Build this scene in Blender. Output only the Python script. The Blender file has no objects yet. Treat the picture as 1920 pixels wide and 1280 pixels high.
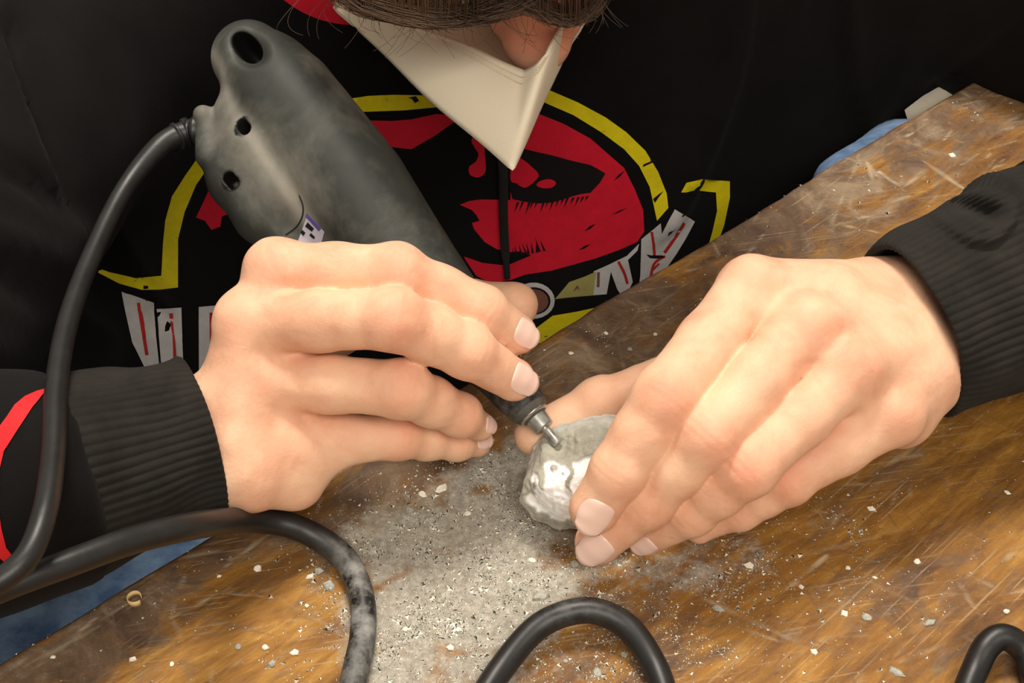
import bpy, bmesh, math, random
import numpy as np
from mathutils import Vector, Matrix
from mathutils.bvhtree import BVHTree
from mathutils.geometry import delaunay_2d_cdt

# ------------------------------------------------------------------ camera, light, exposure
# all shapes are worked out in centimetres above the table top (z = 0) and written in metres
S = 0.01
scene = bpy.context.scene
FPX, HCAM, R2 = 2638.0, 35.36, math.sqrt(0.5)
cam_d = bpy.data.cameras.new('camera')
cam_d.sensor_width = 36.0
cam_d.lens = 36.0 * FPX / 1920.0
cam_d.clip_start = 0.01
cam = bpy.data.objects.new('camera', cam_d)
scene.collection.objects.link(cam)
cam.location = (0, 0, HCAM * S)
cam.rotation_euler = (math.radians(45), 0, 0)
scene.camera = cam

scene.view_settings.view_transform = 'Standard'
scene.view_settings.look = 'None'
scene.view_settings.gamma = 1.0
scene.view_settings.use_curve_mapping = False
scene.view_settings.exposure = 0.0

world = bpy.data.worlds.new('world')
scene.world = world
world.use_nodes = True
world.node_tree.nodes['Background'].inputs[0].default_value = (1.0, 0.88, 0.74, 1)
world.node_tree.nodes['Background'].inputs[1].default_value = 0.42

def area_light(name, loc, target, size, power, color):
    d = bpy.data.lights.new(name, 'AREA')
    d.shape = 'RECTANGLE'; d.size, d.size_y = size
    d.energy = power; d.color = color
    o = bpy.data.objects.new(name, d)
    scene.collection.objects.link(o)
    o.location = loc
    o.rotation_euler = (Vector(target) - Vector(loc)).to_track_quat('-Z', 'Y').to_euler()
    return o
area_light('lamp_or_fill', (-0.02, 0.78, 1.35), (0, 0.33, 0), (0.40, 0.28), 19.5, (1.0, 0.92, 0.82))
area_light('lamp_or_fill', (0.22, -0.75, 1.40), (0, 0.40, 0), (1.0, 0.6), 19.0, (1.0, 0.92, 0.82))  # unseen fill from the viewer's side, added to brighten torso and print

# ------------------------------------------------------------------ pixel <-> place helpers
CAMP = np.array([0, 0, HCAM]); FW = np.array([0, R2, -R2]); UP = np.array([0, R2, R2]); RT = np.array([1.0, 0, 0])
def ray(px, py):
    return RT * (px - 960) / FPX - UP * (py - 640) / FPX + FW
def P(px, py, z=0.0):
    r = ray(px, py); t = (z - HCAM) / r[2]
    return CAMP + r * t
def D(px, py, depth):
    return CAMP + ray(px, py) * depth
def depth_of(p):
    return float((np.asarray(p) - CAMP) @ FW)
def pix(p):
    d = np.asarray(p, float) - CAMP; z = d @ FW
    return 960 + FPX * (d @ RT) / z, 640 - FPX * (d @ UP) / z
def J(px, py, z, rpx):
    p = P(px, py, z)
    return (p, rpx * depth_of(p) / FPX)
def unit(v):
    v = np.asarray(v, float); return v / (np.linalg.norm(v) + 1e-12)

# ------------------------------------------------------------------ mesh helpers
def link(name, me, mat=None, parent=None, smooth=True, **props):
    o = bpy.data.objects.new(name, me)
    scene.collection.objects.link(o)
    if mat is not None:
        for m in (mat if isinstance(mat, (list, tuple)) else [mat]):
            me.materials.append(m)
    if smooth and len(me.polygons):
        me.polygons.foreach_set('use_smooth', np.ones(len(me.polygons), bool))
    if parent is not None:
        o.parent = parent
    for k, v in props.items():
        o[k] = v
    return o
def mesh_np(name, verts, faces):
    """verts (n,3) cm, faces (m,3|4) int"""
    verts = np.asarray(verts, np.float64) * S
    faces = np.asarray(faces, np.int32)
    me = bpy.data.meshes.new(name)
    me.vertices.add(len(verts)); me.vertices.foreach_set('co', verts.astype(np.float32).ravel())
    n, k = faces.shape
    me.loops.add(n * k); me.loops.foreach_set('vertex_index', faces.ravel())
    me.polygons.add(n); me.polygons.foreach_set('loop_start', np.arange(0, n * k, k, dtype=np.int32))
    me.polygons.foreach_set('loop_total', np.full(n, k, np.int32))
    me.update(calc_edges=True); me.validate()
    return me
def mesh_py(name, verts, faces):
    me = bpy.data.meshes.new(name)
    me.from_pydata([tuple(np.asarray(v) * S) for v in verts], [], [tuple(f) for f in faces])
    me.update(); return me
def attr(me, name, vals):
    a = me.attributes.new(name, 'FLOAT', 'POINT')
    a.data.foreach_set('value', np.asarray(vals, np.float32))
def empty(name, loc, **props):
    o = bpy.data.objects.new(name, None); scene.collection.objects.link(o)
    o.location = tuple(np.asarray(loc) * S); o.empty_display_size = 0.02
    for k, v in props.items(): o[k] = v
    return o
def adopt(child, parent):
    """parent a mesh whose vertices are written in world space"""
    child.parent = parent
    child.matrix_parent_inverse = Matrix.Translation(-Vector(parent.location))
    return child
def spline(pts, n, closed=False):
    """Catmull-Rom through rows of pts (k,d), n samples per span"""
    pts = np.asarray(pts, float); out = []
    k = len(pts)
    idx = (lambda i: pts[i % k]) if closed else (lambda i: pts[min(max(i, 0), k - 1)])
    for i in range(k if closed else k - 1):
        p0, p1, p2, p3 = idx(i - 1), idx(i), idx(i + 1), idx(i + 2)
        for t in np.linspace(0, 1, n, endpoint=False):
            out.append(0.5 * ((2 * p1) + (-p0 + p2) * t + (2 * p0 - 5 * p1 + 4 * p2 - p3) * t * t + (-p0 + 3 * p1 - 3 * p2 + p3) * t ** 3))
    if not closed: out.append(pts[-1])
    return np.array(out)
def tube(pts, rad, seg=16, caps=True, frame=None):
    """verts, faces of a tube along pts; rad scalar or array"""
    pts = np.asarray(pts, float); n = len(pts)
    rad = np.broadcast_to(np.asarray(rad, float), (n,))
    T = np.gradient(pts, axis=0); T /= np.linalg.norm(T, axis=1)[:, None] + 1e-12
    a = np.array([0, 0, 1.0]) if abs(T[0][2]) < 0.9 else np.array([1.0, 0, 0])
    N = np.cross(T[0], a); N /= np.linalg.norm(N)
    V = []
    ang = np.linspace(0, 2 * math.pi, seg, endpoint=False)
    for i in range(n):
        N = N - T[i] * (N @ T[i]); N /= np.linalg.norm(N) + 1e-12
        B = np.cross(T[i], N)
        V.append(pts[i] + rad[i] * (np.cos(ang)[:, None] * N + np.sin(ang)[:, None] * B))
    V = np.concatenate(V)
    i = np.arange(n - 1)[:, None]; j = np.arange(seg)[None]; j2 = (j + 1) % seg
    F = np.stack([i * seg + j, i * seg + j2, (i + 1) * seg + j2, (i + 1) * seg + j], -1).reshape(-1, 4)
    if caps:
        V = np.concatenate([V, pts[:1], pts[-1:]])
        c0, c1 = n * seg, n * seg + 1; jj = np.arange(seg); k2 = (jj + 1) % seg
        F = np.concatenate([F, np.stack([np.full(seg, c0), k2, jj, jj], -1)[:, [0, 1, 2, 2]] * 1,
                            np.stack([np.full(seg, c1), (n - 1) * seg + jj, (n - 1) * seg + k2, (n - 1) * seg + k2], -1)])
    return V, F
def quads_to_mesh(name, V, F):
    """allows degenerate quads (last two equal) -> triangles"""
    me = bpy.data.meshes.new(name)
    faces = [tuple(dict.fromkeys(map(int, f))) for f in F]
    me.from_pydata([tuple(v) for v in np.asarray(V) * S], [], [f for f in faces if len(f) > 2])
    me.update(); return me

# ------------------------------------------------------------------ smooth noise on points (cm)
def vnoise(p, scale, seed=0):
    """value noise -1..1 at points p (n,2|3)"""
    p = np.asarray(p, float) / scale + 1000.0
    if p.shape[1] == 2: p = np.concatenate([p, np.zeros((len(p), 1))], 1)
    i = np.floor(p).astype(np.int64); f = p - i; f = f * f * (3 - 2 * f)
    def h(a, b, c):
        n = (a * 73856093) ^ (b * 19349663) ^ (c * 83492791) ^ (seed * 2654435)
        n = (n ^ (n >> 13)) * 1274126177 & 0x7fffffff
        n = (n ^ (n >> 16)) & 0xffff
        return n / 32767.5 - 1
    r = 0
    for dx in (0, 1):
        for dy in (0, 1):
            for dz in (0, 1):
                w = (f[:, 0] if dx else 1 - f[:, 0]) * (f[:, 1] if dy else 1 - f[:, 1]) * (f[:, 2] if dz else 1 - f[:, 2])
                r = r + w * h(i[:, 0] + dx, i[:, 1] + dy, i[:, 2] + dz)
    return r
def fbm(p, scale, oct=4, seed=0):
    r = 0; a = 1; t = 0
    for o in range(oct):
        r = r + a * vnoise(p, scale / 2 ** o, seed + o * 7); t += a; a *= 0.55
    return r / t
def sstep(a, b, x):
    t = np.clip((x - a) / (b - a), 0, 1); return t * t * (3 - 2 * t)

# ------------------------------------------------------------------ signed distance fields on a rectilinear grid
def axis(spans):
    """spans: [(start, stop, step), ...] contiguous"""
    out = []
    for a, b, s in spans:
        n = max(1, int(round((b - a) / s))); out.append(np.linspace(a, b, n, endpoint=False))
    out.append([spans[-1][1]])
    return np.concatenate(out).astype(np.float32)
BIG = 4.0
class Field:
    def __init__(s, xs, ys, zs, F=None):
        s.x, s.y, s.z = xs, ys, zs
        s.F = np.full((len(xs), len(ys), len(zs)), BIG, np.float32) if F is None else F
    def box(s, lo, hi):
        r = []
        for ax, a, b in zip((s.x, s.y, s.z), lo, hi):
            i0 = max(0, int(np.searchsorted(ax, a)) - 1); i1 = min(len(ax), int(np.searchsorted(ax, b)) + 2)
            r.append(slice(i0, max(i1, i0)))
        return tuple(r)
    def sub(s, lo, hi):
        b = s.box(lo, hi); return b, Field(s.x[b[0]], s.y[b[1]], s.z[b[2]])
    def put(s, b, d, k, mode='add'):
        A = s.F[b]
        if mode == 'cut': d = -d; A[...] = _smax(A, d, k)
        else: A[...] = _smin(A, d, k)
    def coords(s, b):
        return s.x[b[0]][:, None, None], s.y[b[1]][None, :, None], s.z[b[2]][None, None, :]
    def cone(s, a, b, ra, rb, k=0.3, mode='add', squash=None):
        """round cone; squash=(dir, factor) makes it thinner along dir"""
        a = np.asarray(a, np.float32); b = np.asarray(b, np.float32)
        m = max(ra, rb) + k + 0.6
        bx = s.box(np.minimum(a, b) - m, np.maximum(a, b) + m)
        X, Y, Z = s.coords(bx)
        ab = b - a; L2 = float(ab @ ab) + 1e-9
        dx, dy, dz = X - a[0], Y - a[1], Z - a[2]
        t = np.clip((dx * ab[0] + dy * ab[1] + dz * ab[2]) / L2, 0, 1)
        qx, qy, qz = dx - t * ab[0], dy - t * ab[1], dz - t * ab[2]
        if squash is not None:
            u, f = unit(squash[0]).astype(np.float32), squash[1]
            c = (qx * u[0] + qy * u[1] + qz * u[2]) * (1 / f - 1)
            qx, qy, qz = qx + c * u[0], qy + c * u[1], qz + c * u[2]
        d = np.sqrt(qx * qx + qy * qy + qz * qz) - (ra + (rb - ra) * t)
        s.put(bx, d.astype(np.float32), k, mode)
    def ball(s, c, r, k=0.3, mode='add'):
        s.cone(c, np.asarray(c) + 1e-4, r, r, k, mode)
    def ellipsoid(s, c, radii, rot=None, k=0.3, mode='add'):
        """rot: 3x3 rows = local axes"""
        c = np.asarray(c, np.float32); radii = np.asarray(radii, np.float32); rot = np.eye(3) if rot is None else np.asarray(rot)
        m = float(radii.max()) + k + 0.8
        bx = s.box(c - m, c + m); X, Y, Z = s.coords(bx)
        dx, dy, dz = X - c[0], Y - c[1], Z - c[2]
        q = [(dx * r[0] + dy * r[1] + dz * r[2]) for r in rot.astype(np.float32)]
        k0 = np.sqrt(sum((q[i] / radii[i]) ** 2 for i in range(3))) + 1e-6
        k1 = np.sqrt(sum((q[i] / radii[i] ** 2) ** 2 for i in range(3))) + 1e-6
        s.put(bx, (k0 * (k0 - 1) / k1).astype(np.float32), k, mode)
    def rbox(s, c, half, rot=None, rad=0.2, k=0.2, mode='add'):
        c = np.asarray(c, np.float32); rot = np.eye(3) if rot is None else np.asarray(rot)
        m = float(np.linalg.norm(half)) + k + 0.6
        bx = s.box(c - m, c + m); X, Y, Z = s.coords(bx)
        dx, dy, dz = X - c[0], Y - c[1], Z - c[2]
        q = [np.abs(dx * r[0] + dy * r[1] + dz * r[2]) - (h - rad) for r, h in zip(rot.astype(np.float32), half)]
        d = np.sqrt(sum(np.maximum(v, 0) ** 2 for v in q)) + np.minimum(np.maximum(np.maximum(q[0], q[1]), q[2]), 0) - rad
        s.put(bx, d.astype(np.float32), k, mode)
    def merge(s, b, other, k):
        A = s.F[b]; A[...] = _smin(A, other.F, k)
def _smin(a, b, k):
    if k <= 0: return np.minimum(a, b)
    h = np.maximum(k - np.abs(a - b), 0) / k
    return np.minimum(a, b) - h * h * (k * 0.25)
def _smax(a, b, k):
    return -_smin(-a, -b, k)
def surface_nets(fd):
    F = fd.F; ins = F < 0
    nx, ny, nz = F.shape
    c = np.zeros((nx - 1, ny - 1, nz - 1), np.uint8)
    for i in (0, 1):
        for j in (0, 1):
            for k in (0, 1):
                c += ins[i:nx - 1 + i, j:ny - 1 + j, k:nz - 1 + k]
    act = (c > 0) & (c < 8)
    I = np.argwhere(act)
    ids = np.full(act.shape, -1, np.int32); ids[act] = np.arange(len(I))
    i, j, k = I.T
    sx = np.zeros(len(I)); sy = np.zeros(len(I)); sz = np.zeros(len(I)); cnt = np.zeros(len(I))
    cor = {}
    for a in (0, 1):
        for b in (0, 1):
            for d in (0, 1):
                cor[a, b, d] = F[i + a, j + b, k + d].astype(np.float64)
    X = [fd.x[i].astype(float), fd.x[i + 1].astype(float)]; Y = [fd.y[j].astype(float), fd.y[j + 1].astype(float)]; Z = [fd.z[k].astype(float), fd.z[k + 1].astype(float)]
    for ax in range(3):
        for u in (0, 1):
            for v in (0, 1):
                p = [u, v]; p.insert(ax, 0); q = list(p); q[ax] = 1
                fa, fb = cor[tuple(p)], cor[tuple(q)]
                m = (fa < 0) != (fb < 0)
                t = np.where(m, fa / np.where(m, fa - fb, 1), 0)
                co = [X[p[0]], Y[p[1]], Z[p[2]]]; lo = (X, Y, Z)[ax]
                co[ax] = lo[0] + t * (lo[1] - lo[0])
                sx += m * co[0]; sy += m * co[1]; sz += m * co[2]; cnt += m
    V = np.stack([sx, sy, sz], 1) / cnt[:, None]
    Q = []
    for ax in range(3):
        sl0 = [slice(1, n - 1) for n in F.shape]; sl0[ax] = slice(0, F.shape[ax] - 1)
        sl1 = list(sl0); sl1[ax] = slice(1, F.shape[ax])
        a, b = ins[tuple(sl0)], ins[tuple(sl1)]
        E = np.argwhere(a != b); flip = a[tuple(E.T)]
        o = [1, 1, 1]; o[ax] = 0; E = E + o
        u, v = [q for q in range(3) if q != ax]
        def g(du, dv):
            e = E.copy(); e[:, u] -= du; e[:, v] -= dv; return ids[e[:, 0], e[:, 1], e[:, 2]]
        q = np.stack([g(1, 1), g(0, 1), g(0, 0), g(1, 0)], 1)
        if ax == 1: flip = ~flip
        q[~flip] = q[~flip][:, ::-1]
        Q.append(q)
    return V, np.concatenate(Q)
def relax(V, Q, it=2, w=0.5):
    E = np.concatenate([Q[:, [0, 1]], Q[:, [1, 2]], Q[:, [2, 3]], Q[:, [3, 0]]])
    n = len(V); deg = np.bincount(E[:, 0], minlength=n) + np.bincount(E[:, 1], minlength=n)
    for _ in range(it):
        A = np.zeros_like(V)
        for c in range(3):
            A[:, c] = np.bincount(E[:, 0], V[E[:, 1], c], n) + np.bincount(E[:, 1], V[E[:, 0], c], n)
        V = V * (1 - w) + w * A / np.maximum(deg, 1)[:, None]
    return V
def grid_normals(V, Q):
    n = np.cross(V[Q[:, 2]] - V[Q[:, 0]], V[Q[:, 3]] - V[Q[:, 1]])
    N = np.zeros_like(V)
    for c in range(4):
        for a in range(3):
            N[:, a] += np.bincount(Q[:, c], n[:, a], len(V))
    return N / (np.linalg.norm(N, axis=1)[:, None] + 1e-12)

# ------------------------------------------------------------------ materials
def s2l(c):
    return tuple((x / 12.92 if x <= 0.04045 else ((x + 0.055) / 1.055) ** 2.4) for x in [v / 255 for v in c]) + (1,)
class M:
    """tiny node helper"""
    def __init__(s, name):
        s.m = bpy.data.materials.new(name); s.m.use_nodes = True
        s.t = s.m.node_tree; s.b = s.t.nodes['Principled BSDF']
    def n(s, typ, **kw):
        nd = s.t.nodes.new(typ)
        for k, v in kw.items(): setattr(nd, k, v)
        return nd
    def l(s, a, b): s.t.links.new(a, b)
    def set(s, **kw):
        for k, v in kw.items(): s.b.inputs[k.replace('_', ' ')].default_value = v
        return s
    def noise(s, scale, detail=4, rough=0.55, coord='Object', stretch=None, rot=None, dist=0.0):
        tc = s.n('ShaderNodeTexCoord'); out = tc.outputs[coord]
        if rot:
            mp = s.n('ShaderNodeMapping'); s.l(out, mp.inputs[0])
            mp.inputs['Rotation'].default_value = rot; out = mp.outputs[0]
        if stretch:
            mp = s.n('ShaderNodeMapping'); s.l(out, mp.inputs[0])
            mp.inputs['Scale'].default_value = stretch; out = mp.outputs[0]
        nz = s.n('ShaderNodeTexNoise'); nz.inputs['Scale'].default_value = scale
        nz.inputs['Detail'].default_value = detail; nz.inputs['Roughness'].default_value = rough
        nz.inputs['Distortion'].default_value = dist
        s.l(out, nz.inputs['Vector']); return nz.outputs['Fac']
    def ramp(s, fac, stops):
        r = s.n('ShaderNodeValToRGB'); s.l(fac, r.inputs[0])
        e = r.color_ramp.elements
        while len(e) < len(stops): e.new(0.5)
        for el, (p, c) in zip(e, stops):
            el.position = p; el.color = c if len(c) == 4 else tuple(c) + (1,)
        return r.outputs[0]
    def mix(s, fac, a, b, mode='MIX'):
        x = s.n('ShaderNodeMix', data_type='RGBA', blend_type=mode)
        for sock, v in ((x.inputs[0], fac), (x.inputs[6], a), (x.inputs[7], b)):
            if isinstance(v, bpy.types.NodeSocket): s.l(v, sock)
            else: sock.default_value = v
        return x.outputs[2]
    def math(s, op, a, b=0.0, clamp=False):
        x = s.n('ShaderNodeMath', operation=op); x.use_clamp = clamp
        for sock, v in ((x.inputs[0], a), (x.inputs[1], b)):
            if isinstance(v, bpy.types.NodeSocket): s.l(v, sock)
            else: sock.default_value = v
        return x.outputs[0]
    def attr(s, name):
        a = s.n('ShaderNodeAttribute'); a.attribute_name = name; return a.outputs['Fac']
    def bump(s, h, strength=0.3, dist=0.001):
        b = s.n('ShaderNodeBump'); b.inputs['Strength'].default_value = strength; b.inputs['Distance'].default_value = dist
        s.l(h, b.inputs['Height']); s.l(b.outputs[0], s.b.inputs['Normal'])
    def color(s, c): 
        if isinstance(c, bpy.types.NodeSocket): s.l(c, s.b.inputs['Base Color'])
        else: s.b.inputs['Base Color'].default_value = c
def mat_skin():
    m = M('skin')
    base = m.ramp(m.noise(55, 7, 0.65, dist=0.4), [(0.30, s2l((222, 166, 134))), (0.5, s2l((236, 188, 155))), (0.70, s2l((242, 202, 168)))])
    c = m.mix(m.attr('red'), base, s2l((230, 148, 118)))
    c = m.mix(m.attr('hairy'), c, s2l((150, 105, 80)))
    m.color(c)
    m.set(Roughness=0.52, Subsurface_Weight=0.25, Subsurface_Scale=0.005); m.b.inputs['Specular IOR Level'].default_value = 0.4
    m.b.inputs['Subsurface Radius'].default_value = (1.0, 0.35, 0.2)
    m.bump(m.noise(700, 6, 0.7), 0.30, 0.0008)
    return m.m
def plain(name, col, rough=0.5, metal=0.0, bump=None, spec=0.5, var=None):
    m = M(name); c = s2l(col)
    if var:
        c2 = s2l(var[0]); m.color(m.ramp(m.noise(var[1], 5, 0.6), [(0.35, c), (0.68, c2)]))
    else: m.color(c)
    m.set(Roughness=rough, Metallic=metal); m.b.inputs['Specular IOR Level'].default_value = spec
    if bump: m.bump(m.noise(bump[0], 4, 0.6), bump[1], bump[2])
    return m.m
def mat_fabric(name, col, col2, scale=30):
    m = M(name)
    m.color(m.ramp(m.noise(scale, 6, 0.65), [(0.35, s2l(col)), (0.7, s2l(col2))]))
    m.set(Roughness=0.9); m.b.inputs['Specular IOR Level'].default_value = 0.18
    m.b.inputs['Sheen Weight'].default_value = 0.02
    m.bump(m.noise(1500, 3, 0.7), 0.35, 0.0005)
    return m.m
def mat_print(name, col, crack=0.62):
    m = M(name); base = s2l(col)
    f = m.noise(120, 8, 0.75)
    c = m.ramp(f, [(0.30, tuple(x * 0.82 for x in base[:3]) + (1,)), (0.6, base)])
    sp = m.ramp(m.noise(220, 3, 0.5, stretch=(1, 1, 3)), [(crack + 0.06, (0, 0, 0, 1)), (crack + 0.09, (1, 1, 1, 1))])
    m.color(m.mix(sp, c, s2l((24, 18, 18))))
    m.set(Roughness=0.62); m.b.inputs['Specular IOR Level'].default_value = 0.3
    m.bump(m.noise(900, 3, 0.6), 0.2, 0.0004)
    return m.m
def mat_tool():
    m = M('dusty_plastic')
    f1 = m.noise(22, 7, 0.68, dist=0.6)
    f2 = m.noise(75, 6, 0.7)
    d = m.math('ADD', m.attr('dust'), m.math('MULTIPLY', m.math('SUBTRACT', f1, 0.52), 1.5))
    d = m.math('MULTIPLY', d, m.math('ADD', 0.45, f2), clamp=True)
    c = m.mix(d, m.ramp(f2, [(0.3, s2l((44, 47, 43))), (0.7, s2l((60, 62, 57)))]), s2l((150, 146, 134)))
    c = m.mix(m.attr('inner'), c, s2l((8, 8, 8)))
    m.color(c)
    m.l(m.math('ADD', 0.54, m.math('MULTIPLY', d, 0.4)), m.b.inputs['Roughness'])
    m.bump(f2, 0.12, 0.0006)
    return m.m
def mat_cord():
    m = M('cord_rubber')
    d = m.math('MULTIPLY', m.attr('dust'), m.ramp(m.noise(110, 6, 0.7), [(0.40, (0, 0, 0, 1)), (0.66, (1, 1, 1, 1))]), clamp=True)
    m.color(m.mix(d, s2l((24, 24, 24)), s2l((150, 150, 146))))
    m.l(m.math('ADD', 0.42, m.math('MULTIPLY', d, 0.4)), m.b.inputs['Roughness'])
    m.bump(m.noise(300, 4, 0.6), 0.12, 0.0005)
    return m.m
def mat_wood():
    m = M('worn_table_wood')
    ang = -math.radians(39)
    g1 = m.noise(9, 9, 0.62, stretch=(1, 4, 1), rot=(0, 0, ang), dist=2.2)
    g2 = m.noise(60, 8, 0.7, stretch=(1, 5, 1), rot=(0, 0, ang), dist=1.0)
    gm = m.math('ADD', m.math('MULTIPLY', g1, 0.6), m.math('MULTIPLY', g2, 0.4))
    orange = m.ramp(gm, [(0.34, s2l((88, 56, 28))), (0.45, s2l((128, 86, 36))), (0.55, s2l((160, 112, 42))), (0.68, s2l((198, 152, 76)))])
    w1 = m.noise(34, 9, 0.72, dist=1.0)
    worn_c = m.ramp(w1, [(0.34, s2l((74, 54, 42))), (0.5, s2l((112, 90, 70))), (0.66, s2l((158, 138, 112)))])
    w = m.math('ADD', m.attr('worn'), m.math('MULTIPLY', m.math('SUBTRACT', m.noise(19, 10, 0.72, dist=1.6, stretch=(1, 1.7, 1), rot=(0, 0, ang)), 0.5), 4.2))
    w = m.ramp(w, [(0.22, (0, 0, 0, 1)), (0.80, (0.95, 0.95, 0.95, 1))])
    c = m.mix(w, orange, worn_c)
    # fine criss-cross scuffs
    for k, (r, st) in enumerate([(0.3, 26), (-0.75, 34), (1.2, 22), (-0.2, 40)]):
        f = m.noise(22 + 5 * k, 5, 0.5, stretch=(1, st, 1), rot=(0, 0, r), dist=0.2)
        f = m.ramp(f, [(0.60, (0, 0, 0, 1)), (0.66, (0.6, 0.6, 0.6, 1))])
        gate = m.ramp(m.noise(16 + k * 3, 3, 0.5), [(0.45, (0, 0, 0, 1)), (0.58, (1, 1, 1, 1))])
        c = m.mix(m.math('MULTIPLY', f, gate), c, s2l((184, 156, 116)) if k % 2 else s2l((120, 92, 66)))
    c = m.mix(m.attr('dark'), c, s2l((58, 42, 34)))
    dn = m.noise(170, 9, 0.78)
    dust = m.math('ADD', m.attr('dust'), m.math('MULTIPLY', m.math('SUBTRACT', dn, 0.5), 1.5))
    dust = m.ramp(dust, [(0.40, (0, 0, 0, 1)), (0.78, (1, 1, 1, 1))])
    dc = m.ramp(m.noise(330, 8, 0.8), [(0.30, s2l((122, 116, 104))), (0.5, s2l((166, 160, 146))), (0.68, s2l((206, 202, 190)))])
    c = m.mix(dust, c, dc)
    c = m.mix(m.attr('scratch'), c, s2l((196, 180, 150)))
    m.color(c)
    m.l(m.math('ADD', 0.36, m.math('MULTIPLY', m.math('MAXIMUM', dust, m.math('MULTIPLY', w, 0.5)), 0.5)), m.b.inputs['Roughness'])
    h = m.math('ADD', m.math('MULTIPLY', dn, 1.0), m.math('MULTIPLY', w1, 0.8))
    m.bump(h, 0.55, 0.0012)
    return m.m
def mat_stone():
    m = M('carved_stone')
    f = m.noise(120, 8, 0.7)
    g = m.ramp(f, [(0.3, s2l((126, 124, 112))), (0.7, s2l((190, 187, 170)))])
    c = m.mix(m.attr('white'), g, s2l((255, 255, 252)))
    m.color(c); m.set(Roughness=0.85)
    m.bump(m.noise(260, 8, 0.75), 0.6, 0.001)
    return m.m
MS = dict(
    skin=mat_skin(),
    nail=plain('fingernail', (240, 206, 190), 0.3, spec=0.5),
    black=mat_fabric('black_sweatshirt_cotton', (10, 8, 8), (17, 15, 14)),
    rib=mat_fabric('black_ribbed_knit', (30, 28, 25), (44, 41, 37), 60),
    yellow=mat_print('yellow_print', (232, 214, 20), 0.66),
    red=mat_print('red_print', (216, 26, 50), 0.66),
    redbright=mat_print('red_stitching', (206, 28, 34), 0.8),
    white=mat_print('white_print', (206, 203, 200), 0.72),
    cream=mat_print('cream_print', (170, 160, 96), 0.72),
    ink=mat_print('black_print', (20, 15, 16), 0.9),
    redline=mat_print('red_line_print', (186, 40, 34), 0.8),
    ring=mat_print('brown_print', (128, 84, 72), 0.8),
    mask=plain('white_mask_fabric', (238, 226, 200), 0.8, bump=(700, 0.25, 0.0005), spec=0.2),
    jeans=mat_fabric('blue_denim', (66, 92, 128), (120, 144, 172), 60),
    hem=mat_fabric('cream_cotton', (214, 205, 184), (228, 220, 200)),
    tool=mat_tool(), cord=mat_cord(), wood=mat_wood(), stone=mat_stone(),
    hole=plain('dark_recess', (10, 10, 10), 0.7),
    grip=plain('black_grip_rubber', (24, 24, 24), 0.5, var=((78, 78, 74), 420), bump=(700, 0.5, 0.0008)),
    steel=plain('dusty_steel', (196, 196, 190), 0.32, 0.85, var=((150, 150, 146), 300)),
    chip=plain('stone_chip', (150, 150, 138), 0.85, var=((205, 203, 190), 160), bump=(600, 0.5, 0.0008)),
    chipwhite=plain('pale_stone_chip', (228, 222, 200), 0.8, var=((250, 246, 228), 160)),
    hair=plain('brown_hair', (74, 54, 40), 0.42, var=((120, 94, 72), 25), spec=0.6),
    label=plain('silver_label', (196, 192, 204), 0.35),
    purple=plain('purple_label_print', (96, 84, 150), 0.4),
    floor=plain('grey_floor', (92, 88, 82), 0.8, var=((108, 104, 98), 4)),
    table_side=plain('worn_table_side', (120, 82, 46), 0.6, var=((90, 66, 46), 40)),
)
# ------------------------------------------------------------------ the person: one continuous body
def cam_dir(r, u, t):            # right, up in the picture, towards the viewer
    return unit(RT * r + UP * u - FW * t)

def HL(*a): return [J(*p) for p in a]
# right hand (holds the tool): joints knuckle, middle, end, tip centre
RH = dict(
    index=HL((518, 506, 7.3, 56), (745, 512, 7.8, 55), (903, 582, 6.4, 47), (970, 628, 5.3, 37)),
    middle=HL((464, 605, 6.4, 58), (738, 598, 7.5, 59), (876, 657, 6.0, 52), (964, 712, 4.5, 39)),
    ring=HL((482, 712, 5.0, 56), (755, 728, 5.4, 54), (862, 778, 3.6, 40), (900, 799, 2.7, 27)),
    pinky=HL((530, 830, 3.4, 58), (745, 818, 3.1, 42), (856, 829, 1.9, 33), (896, 829, 1.5, 26)))
R_thumb = HL((505, 690, 2.6, 60), (700, 572, 2.7, 52), (880, 572, 3.2, 47), (966, 572, 3.6, 44))
R_wrist = HL((436, 745, 4.7, 58), (440, 790, 4.3, 64), (440, 840, 3.9, 64), (462, 893, 3.2, 62))
# left hand (holds the stone)
LH = dict(
    index=HL((1408, 542, 6.5, 62), (1246, 745, 6.2, 60), (1160, 882, 4.5, 53), (1113, 956, 3.3, 45)),
    middle=HL((1510, 612, 6.4, 62), (1325, 815, 5.5, 58), (1214, 940, 3.3, 50), (1120, 1016, 1.7, 43)),
    ring=HL((1600, 690, 5.7, 60), (1400, 876, 4.6, 56), (1298, 958, 2.7, 46), (1212, 1006, 1.2, 34)),
    pinky=HL((1676, 775, 4.3, 58), (1478, 900, 2.9, 46), (1388, 955, 1.7, 37), (1310, 990, 0.9, 28)))
L_thumb = HL((1545, 650, 3.4, 70), (1325, 690, 2.9, 58), (1125, 757, 2.5, 48), (1004, 815, 1.9, 40))
L_wrist = HL((1640, 572, 5.2, 84), (1680, 620, 5.0, 82), (1695, 665, 4.8, 80), (1705, 712, 4.3, 76))

R_elb, R_sho = P(-560, 1050, 2.2), np.array([-19.0, 58, 5.0])
L_elb, L_sho = np.array([37.0, 42, 3.6]), np.array([19.0, 61, 4.0])
HC = np.array([0.6, 47.2, 16.6])                       # head centre
HF = unit([0.03, -0.76, -0.65]); HR = unit(np.cross(HF, [0, -0.65, 0.76])); HU = unit(np.cross(HR, HF))
if HR[0] < 0: HR = -HR
HROT = np.array([HR, HF, HU])
def hp(r, f, u): return HC + HR * r + HF * f + HU * u

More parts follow.
